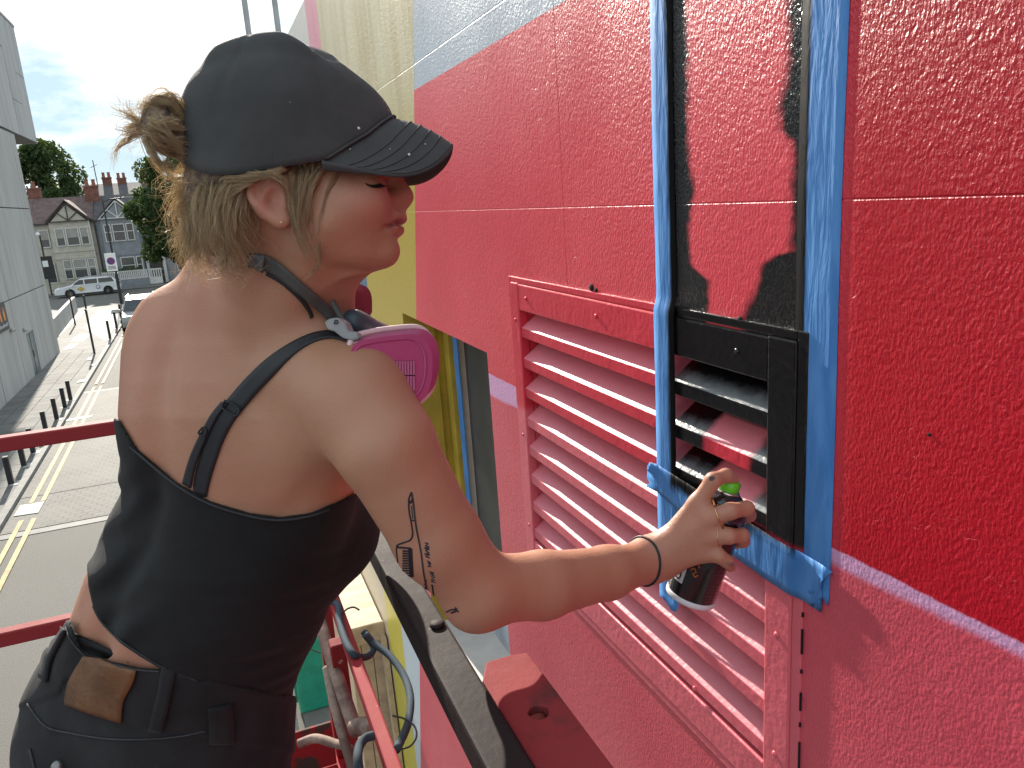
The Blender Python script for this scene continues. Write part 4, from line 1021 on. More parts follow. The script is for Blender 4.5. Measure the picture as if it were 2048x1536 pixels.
# ---- hand holding the can
hand = [cone(cp(1300,1104,.992), cp(1330,1090,.988), .0205, .019, .02), cone(cp(1305,1133,1.0), cp(1335,1120,.995), .020, .0185, .02),
    cone(cp(1330,1092,.99), cp(1396,1008,.975), .0165, .0125, .010), cone(cp(1332,1100,.985), cp(1418,1036,.963), .0165, .0125, .010),
    cone(cp(1335,1110,.987), cp(1422,1072,.965), .0160, .0120, .010), cone(cp(1335,1122,.99), cp(1410,1106,.973), .0155, .0115, .012),
    cone(cp(1360,1080,1.005), cp(1395,1060,.995), .020, .014, .02)]
def finger(p, r, k=.0055): return [cone(p[i], p[i+1], r[i], r[i+1], .012 if i == 0 else k) for i in range(len(p)-1)]
fingers = finger([cp(1396,1008,.975), cp(1426,961,.965), cp(1452,951,.978), cp(1467,958,.985)], [.0118,.0098,.0086,.0074]) + \
    finger([cp(1418,1036,.963), cp(1462,1022,.955), cp(1493,1017,.968), cp(1498,1030,1.0), cp(1478,1042,1.03)], [.0115,.0100,.0094,.0085,.0075]) + \
    finger([cp(1422,1072,.965), cp(1458,1072,.956), cp(1484,1071,.968), cp(1486,1082,1.0), cp(1462,1090,1.033)], [.0110,.0095,.0090,.0082,.0072]) + \
    finger([cp(1410,1106,.973), cp(1438,1112,.962), cp(1453,1122,.966), cp(1461,1134,.982)], [.0100,.0085,.0080,.0068])
thumb = finger([cp(1345,1085,1.01), cp(1375,1040,1.045), cp(1412,1010,1.062), cp(1445,1000,1.055)], [.017,.0135,.0115,.0088], .01)
# ---- head in its own axes (forward, up, towards her left)
HT = math.radians(5); HS = np.array([.95, 1.015, .97])
HF = np.array([math.cos(HT), 0, math.sin(HT)]); HL = np.array([-math.sin(HT), 0, math.cos(HT)]); HU = np.array([0, -1.0, 0])
HO = cp(572, 401, .72) + .07*HL
HR = np.stack([HF, HU, HL]).astype(np.float32)
def hp(f, u, l=0.0): return HO + f*HS[0]*HF + u*HS[1]*HU + l*HS[2]*HL
FS = np.array([  # up, front, back, half width
    (-.056,.072,.045,.012),(-.051,.088,.022,.029),(-.045,.0955,.005,.0375),(-.036,.0995,-.012,.0445),(-.026,.1015,-.028,.0505),(-.014,.1030,-.052,.0560),(.0,.1045,-.080,.0605),(.014,.1040,-.094,.0625),
    (.028,.0970,-.098,.064),(.042,.0980,-.100,.0645),(.055,.0980,-.102,.065),(.075,.0950,-.102,.065),(.10,.0850,-.100,.062),(.13,.06,-.06,.048),(.155,.02,-.02,.02)])
def face_loft(P):
    q = ((P-HO.astype(np.float32))@HR.T)/HS.astype(np.float32); f, u, l = q[:,0], q[:,1], q[:,2]
    fr = np.interp(u, FS[:,0], FS[:,1]); bk = np.interp(u, FS[:,0], FS[:,2]); hw = np.interp(u, FS[:,0], FS[:,3])
    fc = bk+(fr-bk)*.50; a = np.where(f > fc, fr-fc, fc-bk)
    n = np.where((f > fc) & (u < .05), 1.80, 2.15); r = (np.abs((f-fc)/a)**n+np.abs(l/hw)**n+1e-9)**(1/n)
    d = (r-1)*np.minimum(a, hw)*.95
    return np.maximum(d, np.maximum(FS[0,0]-u, u-FS[-1,0])).astype(np.float32)
HRl = HR.tolist()
def hell(f, u, l, r, k, op='u'): return ell(hp(f,u,l), r, k, HRl, op)
head = [(face_loft, .01, 'u'), hell(-.014,.082,0,(.092,.074,.066),.02),
    cone(hp(-.030,.0), NKB, .052, .060, .03), cone(hp(.02,-.035), cp(632,600,.835), .034, .040, .035),
    cone(hp(.030,-.018,-.046), cp(580,610,.80), .012, .014, .03)]
for s_ in (-1, 1):
    head += [hell(.090,.0300,s_*.029,(.013,.0110,.017),.012,'s'),                       # eye socket
             hell(.0750,.0270,s_*.033,(.0135,.0115,.0140),.003), hell(.0885,.0170,s_*.0170,(.003,.009,.003),.006,'s'),                         # lidded eye
             hell(.077,.048,s_*.030,(.022,.0075,.026),.012),                             # brow
             hell(.064,.008,s_*.042,(.026,.016,.015),.035),                              # cheek
             hell(.0990,.0165,s_*.0108,(.0100,.0068,.0068),.009),
             cone(hp(.1070,-.0005,s_*.006), hp(.0920,-.0100,s_*.0255), .0040, .0018, .005), cone(hp(.1055,-.0135,s_*.006), hp(.0910,-.0150,s_*.0250), .0044, .0018, .005)]                        # nostril wing
head += [cone(hp(.0970,.052), hp(.1095,.0270), .0072, .0080, .012), hell(.1105,.0225,0,(.0098,.0078,.0088),.010), cone(hp(.098,.0175), hp(.1095,.0192), .0075, .0065, .008),
    hell(.1050,.0085,0,(.0045,.010,.006),.010),
    hell(.1030,.0005,0,(.0100,.0055,.0225),.007), hell(.1015,-.0130,0,(.0102,.0060,.0205),.007),    # lips
    hell(.1130,-.0062,0,(.013,.0013,.022),.003,'s'), csub(hp(.1100,-.0065,-.008), hp(.0905,-.0150,-.0290), .0011, .0016, .004), csub(hp(.1100,-.0065,.008), hp(.0905,-.0150,.0290), .0011, .0016, .004),
    hell(.1140,-.0225,0,(.010,.0055,.022),.010,'s'),
    hell(.0925,-.0345,0,(.0115,.0120,.016),.016)]
ear_p = [(-.006,.004,-.066),(-.010,.014,-.068),(-.020,.0195,-.070),(-.031,.015,-.073),(-.0340,.005,-.074),(-.028,-.005,-.074),(-.016,-.015,-.070),(-.006,-.0205,-.067),(.000,-.014,-.065)]
ear_p = [tuple(q) for q in spline(ear_p, 22)]
ear = [cone(hp(*ear_p[i]), hp(*ear_p[i+1]), .0033, .0033, .003) for i in range(len(ear_p)-1)] + \
    [hell(-.019,.003,-.0675,(.0155,.022,.0060),.006), hell(-.006,-.0165,-.0665,(.008,.008,.0045),.007), cone(hp(-.016,.015,-.0715), hp(-.025,-.005,-.0720), .0032, .0028, .005), hell(-.010,.001,-.0735,(.0075,.0085,.0055),.004,'s'),
     cone(hp(-.003,.004,-.0660), hp(-.002,-.003,-.0660), .004, .004, .006)]
def body_field(P):
    n = len(P); d = np.full(n, 9.0, np.float32)
    px, py = P[:,0]/P[:,2]*FPX+CX, P[:,1]/P[:,2]*FPX+CY
    def part(prims, msk, k):
        nonlocal d
        if msk.any(): v = evalf(prims, P[msk]); d[msk] = smin(d[msk], v, k)
    part(trunk + shoulder_join, np.ones(n, bool), .01)
    m_ = (py > 560) & (px > 560); part(arm_r, m_, .022)
    m_ = (py > 560) & (px < 720); part(arm_l, m_, .01)
    m_ = py < 760; part(head, m_ & (px > 300) & (px < 960), .022)
    m_ = (py < 500) & (px < 660) & (px > 440); part(ear, m_, .005)
    m_ = (px > 1230) & (px < 1560) & (py > 880)
    if m_.any():
        hnd = smin(evalf(hand, P[m_]), evalf(thumb, P[m_]), .012)
        hnd = smin(hnd, evalf(fingers, P[m_]), .008); d[m_] = smin(d[m_], hnd, .02)
    return d
# skin material
b = NB("skin", .48)
n1 = b.noise(7, 4, .55); n2 = b.noise(60, 3); n3 = b.noise(2.2, 3)
sk = b.mixc(b.step(n1, .32, .72), (.40,.200,.120), (.445,.23,.142)); sk = b.mixc(b.step(n3, .36, .72), sk, (.45,.205,.133))
mo = b.voro(17, 'F1'); mole = b.math('MULTIPLY', b.math('LESS_THAN', mo, .030), b.math('GREATER_THAN', b.voro(17, 'F1', out='Color'), .55))
def spot(c_, r0, r1):
    vd = b.n("VectorMath", operation='DISTANCE'); b.put(vd.inputs[0], b.pos()); vd.inputs[1].default_value = tuple(c2w(c_[None])[0]); return b.math('SUBTRACT', 1, b.step(vd.outputs['Value'], r0, r1))
lipm = b.math('MAXIMUM', b.math('MAXIMUM', spot(hp(.108,-.0062,0), .0085, .0115), spot(hp(.104,-.0075,-.012), .0070, .0095)), spot(hp(.098,-.0110,-.0205), .0045, .0075))
flush = b.math('MAXIMUM', spot(hp(.075,.004,-.05), .008, .036), b.math('MAXIMUM', spot(hp(.118,.026,0), .006, .018), spot(hp(-.02,.005,-.072), .012, .034)))
sk = b.mixc(b.math('MULTIPLY', flush, .55), sk, (.48,.19,.135)); eyem = b.math('MAXIMUM', spot(hp(.081,.0250,-.034), .003, .012), spot(hp(.081,.0250,.034), .003, .012))  # eyem darkens the skin round the eyes: brim shade painted in
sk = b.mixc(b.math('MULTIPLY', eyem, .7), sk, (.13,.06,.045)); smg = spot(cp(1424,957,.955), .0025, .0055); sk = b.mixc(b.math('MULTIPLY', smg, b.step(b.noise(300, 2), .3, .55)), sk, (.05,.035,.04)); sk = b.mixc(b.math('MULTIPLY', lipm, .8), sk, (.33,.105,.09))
b.col(b.mixc(b.math('MULTIPLY', mole, .75), sk, (.16,.07,.045)))
b.rgh(b.math('ADD', .40, b.math('MULTIPLY', n2, .18))); b.bump(b.noise(420, 2), .0004); b.bump(n2, .0007)
b.b.inputs['Subsurface Weight'].default_value = .18; b.b.inputs['Subsurface Radius'].default_value = (1.0,.32,.18); b.b.inputs['Subsurface Scale'].default_value = .009
b.b.inputs['Specular IOR Level'].default_value = .42
M_SKIN = b.m
hips = c2w(cp(300,1480,1.15)[None])[0]
person = thing("person", "woman in a black cap, camisole and jeans leaning in to spray paint the louvre", "person", (hips[0], hips[1], 4.02))
VB, QB = surface(body_field, (-.62,-.36,.60), (.36,.62,1.36), .0023)
# keep the skin that shows, drop what the clothes cover for good
WB = c2w(VB)
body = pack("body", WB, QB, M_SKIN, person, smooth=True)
BV = BVHTree.FromPolygons(WB.tolist(), QB.tolist())

# ---- cloth
def cloth_mat(name, c, c2, rough=.85, wv=900):
    b = NB(name, rough, spec=.25); n_ = b.noise(5, 5, .6)
    b.col(b.mixc(b.step(n_, .3, .7), c, c2)); b.b.inputs['Sheen Weight'].default_value = .05; b.b.inputs['Sheen Roughness'].default_value = .5
    b.bump(b.noise(wv, 1), .0004); b.bump(b.noise(30, 4), .0015); return b.m
M_TOP = cloth_mat("black jersey", (.0078,.0078,.0082), (.013,.0129,.0135)); M_JEAN = cloth_mat("faded black denim", (.0085,.0082,.0088), (.023,.022,.0235)); M_CAP = cloth_mat("washed black cotton", (.037,.0365,.036), (.066,.065,.064), wv=1200)
M_STRAP = simple("black elastic strap", (.014,.015,.018), .6, .1, 40); M_LEATH = simple("brown leather patch", (.14,.058,.020), .6, .25, 12, bump=.002, bscale=120)
neck_x = [150,237,275,350,420,500,560,620,680,760,900]; neck_y = [790,838,898,962,1002,1026,1034,1026,1002,960,930]
hem_x = [60,165,174,176,187,204,241,278,321,400,500,575,700]; hem_y = [1112,1115,1122,1171,1219,1250,1287,1312,1338,1370,1388,1396,1400]
pant_x = [40,118,132,142,150,165,221,278,321,360,430,520,575,700]; pant_y = [1300,1272,1240,1240,1268,1300,1322,1335,1338,1347,1362,1380,1390,1400]
top_trunk = trunk
def top_field(P):
    d = evalf(top_trunk, P); px, py = pxy(P)
    t = np.clip((py-1010)/300, 0, 1)
    q = P*np.array([9,26,9], np.float32); wr = vnoise(q+vnoise(P*14)[:,None]*3.0)
    fold = .0018*wr*t + .0034*vnoise(P*np.array([16,75,16], np.float32))*t
    left = np.clip((330-px)/120, 0, 1)*np.clip((py-900)/80, 0, 1)
    fold = fold + .0035*left*np.sin(py*.075+px*.05+3*vnoise(P*12))*.7
    d = d - (.0042 + .004*np.clip((py-1080)/200, 0, 1)) - fold
    up = (np.interp(px, neck_x, neck_y)-py)/FPX*P[:,2]*.85; dn = (py-np.interp(px, hem_x, hem_y))/FPX*P[:,2]*.7
    return smax(smax(d, up.astype(np.float32), .003), dn.astype(np.float32), .003)
VT, QT = surface(top_field, (-.62,.04,.72), (-.10,.46,1.32), .0026)
top = pack("camisole", c2w(VT), QT, M_TOP, person, smooth=True)
HIPC = cp(300,1560,1.16)
wdir = np.array([math.cos(PHI),0,-math.sin(PHI)]); fdir = np.array([math.sin(PHI),0,math.cos(PHI)])
legs = []
for s_ in (-1, 1):
    h0 = cp(298,1620,1.165)+wdir*.085*s_; kn = h0+DOWN*.36+fdir*.03+wdir*.02*s_; an = kn+DOWN*.385+wdir*.02*s_-fdir*.02
    legs += [cone(h0, kn, .098, .070, .04), cone(kn, an, .069, .056, .03)]
    if s_ == 1: ankle_r = an
    else: ankle_l = an
butt = [ell(cp(215,1500,1.10), (.105,.12,.085), .05), ell(cp(400,1520,1.05), (.105,.12,.085), .05)]
def pant_field(P):
    d = evalf(trunk+butt+legs, P); px, py = pxy(P)
    d = d - .0065 - .0035*vnoise(P*np.array([10,18,10], np.float32)) - .002*vnoise(P*np.array([40,40,40], np.float32))
    line = np.interp(px, pant_x, pant_y)
    band = py-line
    d = d - .0035*np.clip((118-band)/6, 0, 1)                       # waistband stands proud
    up = (line-py)/FPX*P[:,2]*.75
    return smax(d, up.astype(np.float32), .003)
ymax = float(max(ankle_l[1], ankle_r[1]))+.02
VP_, QP_ = surface(pant_field, (-.80,.20,.70), (-.12,.66,1.5), .0032)
VW = c2w(VP_); trousers = pack("jeans", VW, QP_, M_JEAN, person, smooth=True)
VP2, QP2 = surface(lambda P: smax(evalf(legs, P)-.0075-.004*vnoise(P*14), (.63-P[:,1]).astype(np.float32), .004), (-.85,.60,.7), (-.0,1.3,1.75), .007)
pack("trouser_leg", c2w(VP2), QP2, M_JEAN, person, smooth=True)
M_BOOT = simple("brown work boot", (.09,.055,.03), .6, .2, 9)
for an in (ankle_l, ankle_r):
    A = c2w(an[None])[0]; fd = CM @ fdir; fd[2] = 0; fd /= np.linalg.norm(fd)
    m = MB(); m.tube([A+[0,0,.10], A+[0,0,0.0], [A[0],A[1],4.06]], [.062,.058,.055], 14)
    for t_, r_ in ((-.05,.045),(.0,.05),(.06,.05),(.12,.046),(.165,.034)): m.ball(A*[1,1,0]+[0,0,4.058]+fd*t_, r_, 8, (1,1,.75))
    m.build("boot", M_BOOT, person, smooth=True)
TV = BVHTree.FromPolygons(c2w(VT).tolist(), QT.tolist()); PV = BVHTree.FromPolygons(VW.tolist(), QP_.tolist())
COv = Vector(CO)
def on_skin(px, py, trees, off):
    d = Vector(CM @ np.array([(px-CX)/FPX, (py-CY)/FPX, 1.0])).normalized(); best = None
    for t_ in trees:
        h_ = t_.ray_cast(COv, d)
        if h_[0] is not None and (best is None or h_[3] < best[3]): best = h_
    if best is None:
        for t_ in trees:
            h_ = t_.find_nearest(COv + d*.9)
            if best is None or h_[3] < best[3]: best = h_
    n = best[1] if best[1].dot(d) < 0 else -best[1]
    return best[0] + n*off
def drape(name, left, right, trees, off, mat, par, n=40, across=4, thick=.0016, **kw):
    A, B = spline(left, n), spline(right, n); V = []; F = []
    for i in range(n):
        for j in range(across+1): p = A[i]+(B[i]-A[i])*j/across; V.append(on_skin(p[0], p[1], trees, off))
    for i in range(n-1):
        for j in range(across): a = i*(across+1)+j; F.append((a, a+1, a+across+2, a+across+1))
    V = [tuple(v) for v in V]
    P = np.array(V).reshape(n, across+1, 3)
    for _ in range(3): P[1:-1] = .25*P[:-2]+.5*P[1:-1]+.25*P[2:]
    o = pack(name, P.reshape(-1,3), F, mat, par, smooth=True)
    md = o.modifiers.new("solid", 'SOLIDIFY'); md.thickness = thick; md.offset = 0; return o
def c7(x_, y_): return (160+x_/2.4, 620+y_/2.4)
sl = [c7(*p) for p in ((548,880),(556,800),(580,700),(620,590),(660,500),(712,430),(775,355),(868,262),(965,187),(1080,124),(1160,104),(1225,106),(1265,122))]
sr = [c7(*p) for p in ((612,895),(624,830),(652,740),(690,630),(735,545),(785,480),(855,395),(930,320),(1000,243),(1080,178),(1165,143),(1230,140),(1275,158))]
stp = drape("shoulder_strap", sl, sr, [BV], .0018, M_STRAP, person)
sl2 = [c7(*p) for p in ((505,826),(522,760),(548,680),(592,585),(640,500),(690,440))]; sr2 = [c7(*p) for p in ((545,850),(556,780),(584,690),(628,590),(672,505),(722,445))]
drape("strap_tail", sl2, sr2, [BV], .0042, M_STRAP, stp, n=24)
def ring_on(name, pts, off, r, mat, par, trees, n=40, closed=True):
    W = spline([list(on_skin(*p, trees, off)) for p in pts], n); m = MB(); m.tube(W, r, 6); return m.build(name, mat, par, smooth=True)
ring_on("adjuster", [c7(*p) for p in ((712,432),(776,470),(760,505),(700,468),(712,432))], .006, .0011, M_STRAP, stp, [BV], 30)
ring_on("adjuster", [c7(*p) for p in ((605,556),(624,572),(612,598),(588,582),(605,556))], .006, .0012, M_STRAP, stp, [BV], 30)
# leather patch, belt loops, seam
def c4(x_, y_): return (x_/3.522, 1100+y_/3.522)
drape("leather_patch", [c4(600,745),(c4(520,880)),c4(485,980),c4(475,1085)], [c4(975,850),c4(940,950),c4(880,1060),c4(865,1205)], [PV], .0030, M_LEATH, trousers, n=16, across=10, thick=.003)
drape("belt_loop", [c4(1145,850),c4(1130,980),c4(1095,1120),c4(1060,1250)], [c4(1245,870),c4(1220,990),c4(1190,1130),c4(1150,1270)], [PV], .0045, M_JEAN, trousers, n=14, across=3, thick=.004)
drape("belt_loop", [c4(450,540),c4(380,640),c4(320,760),c4(300,900)], [c4(485,570),c4(425,680),c4(370,800),c4(350,930)], [PV], .004, M_JEAN, trousers, n=14, across=3, thick=.004)
drape("belt_loop", [c4(1465,1110),c4(1470,1200),c4(1475,1350)], [c4(1630,1070),c4(1640,1200),c4(1650,1350)], [PV], .004, M_JEAN, trousers, n=10, across=3, thick=.004)
M_THR = simple("worn seam thread", (.040,.039,.042), .8, .2, 60)
def seam(pts, trees, par, r=.0011, off=.0018, mat=None): return ring_on("seam", pts, off, r, mat or M_THR, par, trees, 36)
seam([c4(*p) for p in ((200,1080),(330,1240),(520,1290),(760,1325),(1000,1330),(1250,1310),(1450,1270))], [PV], trousers)
seam([c4(*p) for p in ((470,545),(500,620),(560,700),(640,765),(780,800),(980,845),(1130,855))], [PV], trousers)
seam([c4(*p) for p in ((215,1400),(230,1450),(250,1530))], [PV], trousers, .002)
M_RIV = simple("metal rivet", (.25,.25,.25), .35, .1, 5, metal=.9)
p_ = on_skin(*c4(420,1520), [PV], .002); m = MB(); m.ball(p_, .009, 8, (1,1,1)); m.build("rivet", M_RIV, trousers, smooth=True)
# wristband, rings
M_GOLD = simple("gold", (.75,.50,.25), .25, .05, 5, metal=1.0)
def band(name, a, b_, t_, R_, r_, mat, par, squash=1.0):
    a, b_ = np.array(a), np.array(b_); ax = (b_-a)/np.linalg.norm(b_-a); o_ = a+(b_-a)*t_
    x_ = np.cross(ax, [0,0,1.0]); x_ /= np.linalg.norm(x_); y_ = np.cross(ax, x_); m = MB()
    pts = []
    for k in range(33):
        t = 2*math.pi*k/32; dd = x_*math.cos(t)+y_*math.sin(t); w0 = c2w(o_[None])[0]; wd = CM@dd
        h_ = BV.ray_cast(Vector(w0+wd*R_*2.2), Vector(-wd), R_*2.2)
        pts.append(np.array(h_[0])+wd*r_*.6 if h_[0] is not None else w0+wd*R_)
    m.tube(pts, r_, 6, caps=False); return m.build(name, mat, par, smooth=True)
band("wristband", cp(1215,1140,.95), WRI, .72, .028, .0016, M_WIRE, person)
band("ring", cp(1418,1036,.963), cp(1462,1022,.955), .42, .0112, .0011, M_GOLD, person)
band("ring", cp(1422,1072,.965), cp(1458,1072,.956), .45, .0105, .0006, M_GOLD, person)
m = MB(); q_ = c2w(hp(-.005,-.0200,-.0705)[None])[0]; m.ball(q_, .0022, 8); m.build("earring", M_GOLD, person, smooth=True)
# ---- ink on the arm
M_INK = simple("tattoo ink", (.022,.018,.026), .6, .1, 30)
def ct(x_, y_): return (700+x_/4.5175, 960+y_/4.5175)
ink = MB()
def line(pts, r=.0010, n=None):
    W = [on_skin(*ct(*p), [BV], .0001) for p in spline(pts, n or 6*len(pts))]; ink.tube(W, r, 4)
line([(555,110),(572,200),(598,420),(640,640),(668,850),(700,1000)]); line([(555,110),(530,180),(536,300),(552,380),(565,490),(545,540),(500,560),(440,582),(420,610),(428,700),(444,800),(480,880)])
line([(530,180),(550,205),(566,160)]); line([(545,360),(582,368)], .0006); line([(425,606),(550,616)], .0012); line([(556,230),(566,350)], .0007)
for k in range(13): line([(478,640+k*22),(545,642+k*22)], .0011, 5)
for x_ in (535,545,553): line([(x_,618),(x_+14,870)], .0014)
for k in range(6): line([(500+k*16,880+k*9),(520+k*15,985)], .0022, 6)
rs = random.Random(4)
def scribble(x0, y0, x1, y1, n, w):
    P = []
    for k in range(n+1): t = k/n; P.append((x0+(x1-x0)*t+w*(1 if k % 2 else -1)*rs.uniform(.4,1), y0+(y1-y0)*t+rs.uniform(-6,6)))
    line(P, .0007, n*5)
scribble(690,570,700,700,11,26); scribble(712,735,722,785,5,16); scribble(735,825,752,930,9,22); scribble(680,900,690,1000,8,12); scribble(640,1010,700,990,5,9)
line([(742,945),(752,1020),(764,1090),(725,1075),(700,1050)]); line([(870,1192),(930,1168),(985,1190)]); line([(950,1150),(965,1170),(950,1185),(915,1200)], .0012)
ink.build("tattoo", M_INK, body)
seam(list(zip([262,275,350,420,500,560,620,660], [894,906,968,1008,1032,1040,1032,1018])), [TV], top, .0016, .0008, M_STRAP)
seam(list(zip(hem_x[4:10], [v-7 for v in hem_y[4:10]])), [TV], top, .0012, .0008, M_STRAP)
# ink smudge on the index finger, nails
M_NAIL = simple("finger nail", (.28,.14,.12), .3, .1, 20)
def nail(c_, r_): m = MB(); m.ball(c_, 1.0, 8, r_); return m
drape("nail", [(1452,1126),(1456,1131)], [(1463,1124),(1466,1131)], [BV], .0006, M_NAIL, body, n=5, across=3, thick=.0008)
# eyes: lid line with lashes, brow
M_LASH = simple("dark lashes", (.012,.009,.008), .7); lash = MB()
for s_ in (-1, 1):
    W = []
    for k in range(9):
        t = -1+2*k/8; W.append(hp(.0848-.010*t*t, .0235-.0016*(1-t*t), s_*(.032+.0145*t)))
    W = c2w(np.array(W)); lash.tube(W, .0011, 5)
    for k in range(26):
        t = -1+2*k/25; a_ = hp(.0848-.010*t*t, .0235, s_*(.032+.0145*t)); e_ = a_ + HF*.008*(1-.3*t*t) - HU*.0035 + HL*s_*.003*t
        lash.tube(c2w(np.array([a_, (a_+e_)/2-HU*.001, e_])), [.0005,.0004,.00015], 3)
B_ = [np.array(on_skin(x_, y_, [BV], .0004)) for x_, y_ in spline([(731,367),(737,370),(745,371),(753,370),(759,367)], 24)]
lash.tube(B_, [.0002+.0005*math.sin(math.pi*i/23) for i in range(24)], 6)
wf, wu, wl_ = CM@HF, CM@HU, CM@HL
for i, q_ in enumerate(B_):
    t = i/23; e_ = q_ + wf*(.0045+.003*t) - wu*.0022 - wl_*.0025*(1-t); lash.tube([q_, (q_+e_)/2-wu*.0010, e_], [.0006,.0005,.0002], 3)
lash.build("eyelashes", M_LASH, person)
br_ = MB()
for s_ in (-1, 1):
    for k in range(40):
        t = k/39; a_ = hp(.1010-.020*t, .0475+.006*math.sin(t*2.6), s_*(.014+.036*t)); e_ = a_+HL*s_*.007-HF*.003+HU*.002*(1-t)
        br_.tube(c2w(np.array([a_, e_])), [.0008,.0003], 3)
br_.build("eyebrows", simple("eyebrow hair", (.10,.06,.03), .7), person)
# ---- cap
def ubase(f, side): return np.interp(f, [-.118,-.090,-.066,-.033,.039,.075,.098], [.050,.039,.034,.035,.050,.077,.102])
NP_, NS_ = 96, 30
Vc = []; 
for j in range(NS_+1):
    s = j/NS_; s = math.sin(s*math.pi/2)
    for i in range(NP_):
        ph = 2*math.pi*i/NP_; fr = math.cos(ph); p = 2.6 - 1.05*max(0, fr)
        r = (max(0, 1-s**p))**(1/p)
        fb, lb = -.010+.108*fr, .082*math.sin(ph)
        ub = float(ubase(fb, lb))
        f_ = -.012 + (fb+.012)*r*(1+.085*math.sin(s*math.pi)*max(0,-fr)); l_ = lb*r; u_ = ub + (.1725-ub)*s
        q = np.array([[f_*26, u_*60, l_*26]], np.float32); wv = float(vnoise(q)[0]); w2 = float(vnoise(np.array([[f_*16+5, u_*22, l_*16]], np.float32))[0])
        amp = .0045*np.clip((s-.55)/.25, 0, 1)*(1 - .3*s)
        rel = 1 + w2*.03
        seam_ = -.0012*max(0, 1-abs(((ph*6/(2*math.pi)+.5) % 1)-.5)*40)
        fold = .0030*np.clip((s-.2)/.3,0,1)*(.5-abs(float(vnoise(np.array([[f_*30+2*w2, u_*45+9, l_*30]], np.float32))[0]))*2.2)*(1-s) + .0060*np.clip((s-.74)/.10,0,1)*math.sin(l_*95+f_*25+2.5*w2)*(1-max(0,(s-.97)/.03))
        n_ = np.array([f_/.1**2, (u_-.08)/.1**2, l_/.08**2]); n_ /= np.linalg.norm(n_)
        u_ = u_ + l_*(.17*(1-s)+.04*s)
        P = np.array([f_, u_, l_]) + n_*(amp*wv*1.6 + seam_ + w2*.006 + fold)
        Vc.append(hp(*P))
Fc = [(j*NP_+i, j*NP_+(i+1) % NP_, (j+1)*NP_+(i+1) % NP_, (j+1)*NP_+i) for j in range(NS_) for i in range(NP_)]
capo = pack("cap", c2w(np.array(Vc)), Fc, M_CAP, person, smooth=True, solid=.0018)
# brim
Vb = []; NB_, NV_ = 48, 14
def brim_pt(s, v):
    ph = s*math.radians(64); fi, li = -.010+.1085*math.cos(ph), .0825*math.sin(ph); ui = float(ubase(fi, li))
    a = abs(s); fo_ = .036+.129*(max(0, 1-a**3.2))**.55; lo_ = .0815*s*(1+.03*math.sin(a*math.pi)); uo_ = .077-.062*s*s+.036*a**9
    e = v
    f_ = fi+(fo_-fi)*e; l_ = li+(lo_-li)*e; u_ = ui+(uo_-ui)*e + .005*math.sin(math.pi*e)*(1-a*a) - .016*math.sin(math.pi*e)*(a**2)*.35
    return hp(f_, u_+.19*l_, l_)
for thk in (0, 1):
    for i in range(NB_+1):
        s = -1+2*i/NB_
        for j in range(NV_+1): Vb.append(brim_pt(s, j/NV_) - HU*.0032*thk)
st_ = (NB_+1)*(NV_+1); Fb = []
for t_ in (0, 1):
    for i in range(NB_):
        for j in range(NV_): a = t_*st_+i*(NV_+1)+j; q = (a, a+1, a+NV_+2, a+NV_+1); Fb.append(q if t_ == 0 else q[::-1])
rim_ = [i*(NV_+1)+NV_ for i in range(NB_+1)]
for a, b_ in zip(rim_[:-1], rim_[1:]): Fb.append((a, a+st_, b_+st_, b_))
brim = pack("brim", c2w(np.array(Vb)), Fb, M_CAP, capo, smooth=True)
def stitch(fr_, name):
    W = np.array([brim_pt(s, fr_)+HU*.0006 for s in np.linspace(-.97,.97,60)]); m = MB(); m.tube(c2w(W), .00065, 4); m.build(name, M_CAP, capo, smooth=True)
for fr_ in (.97, .80, .64, .48, .32): stitch(fr_, "brim_stitch")
W = np.array([hp(-.010+.1115*math.cos(p), float(ubase(-.010+.108*math.cos(p),0))+.002+.18*.08*math.sin(p), .0835*math.sin(p)) for p in np.linspace(-1.12,1.12,60)]); m = MB(); m.tube(c2w(W), .0016, 6); m.build("brim_seam", M_CAP, capo, smooth=True)
for k in range(6):     # stitched panel seams
    i = int(round((k+.5)*NP_/6)) % NP_; S_ = np.array([Vc[j*NP_+i] for j in range(1, NS_)]); c_ = hp(-.004,.06); dn_ = S_-c_; dn_ /= np.linalg.norm(dn_,axis=1)[:,None]
    m = MB(); m.tube(c2w(S_+dn_*.0014), .0006, 5); m.build("panel_seam", M_CAP, capo, smooth=True)
m = MB(); m.ball(c2w(hp(-.040,.1735,-.004)[None])[0], .0075, 10, (1,1,.6)); m.build("top_button", M_CAP, capo, smooth=True)
M_EMB = simple("bronze embroidery", (.16,.09,.05), .6, .3, 60)
M_SPK = simple("white paint speck", (.7,.7,.68), .5); m = MB()
CB = BVHTree.FromPolygons(c2w(np.array(Vc+Vb)).tolist(), [tuple(f) for f in Fc] + [tuple(x_+len(Vc) for x_ in f) for f in Fb])
EMB = [((746,176),(752,174)),((752,184),(760,184)),((757,194),(766,194)),((763,204),(771,203)),((768,213),(777,213)),((773,222),(782,222)),((748,180),(776,226)),((741,160),(748,160)),((745,168),(751,167))]
em = MB()
for p0_, p1_ in EMB: em.tube([on_skin(p0_[0]+(p1_[0]-p0_[0])*t, p0_[1]+(p1_[1]-p0_[1])*t, [CB], .0010) for t in np.linspace(0,1,6)], .0012, 5)
em.build("embroidery", M_EMB, capo)
for (sx, sy, r_) in ((716,258,.0017),(818,311,.0014),(700,300,.0006),(742,246,.0006),(580,206,.0007),(640,230,.0006),(780,300,.0005),(850,290,.0006),(690,210,.0005)):
    p_ = on_skin(sx, sy, [CB], .0012); m.ball(p_, r_, 6)
m.build("paint_speck", M_SPK, capo)
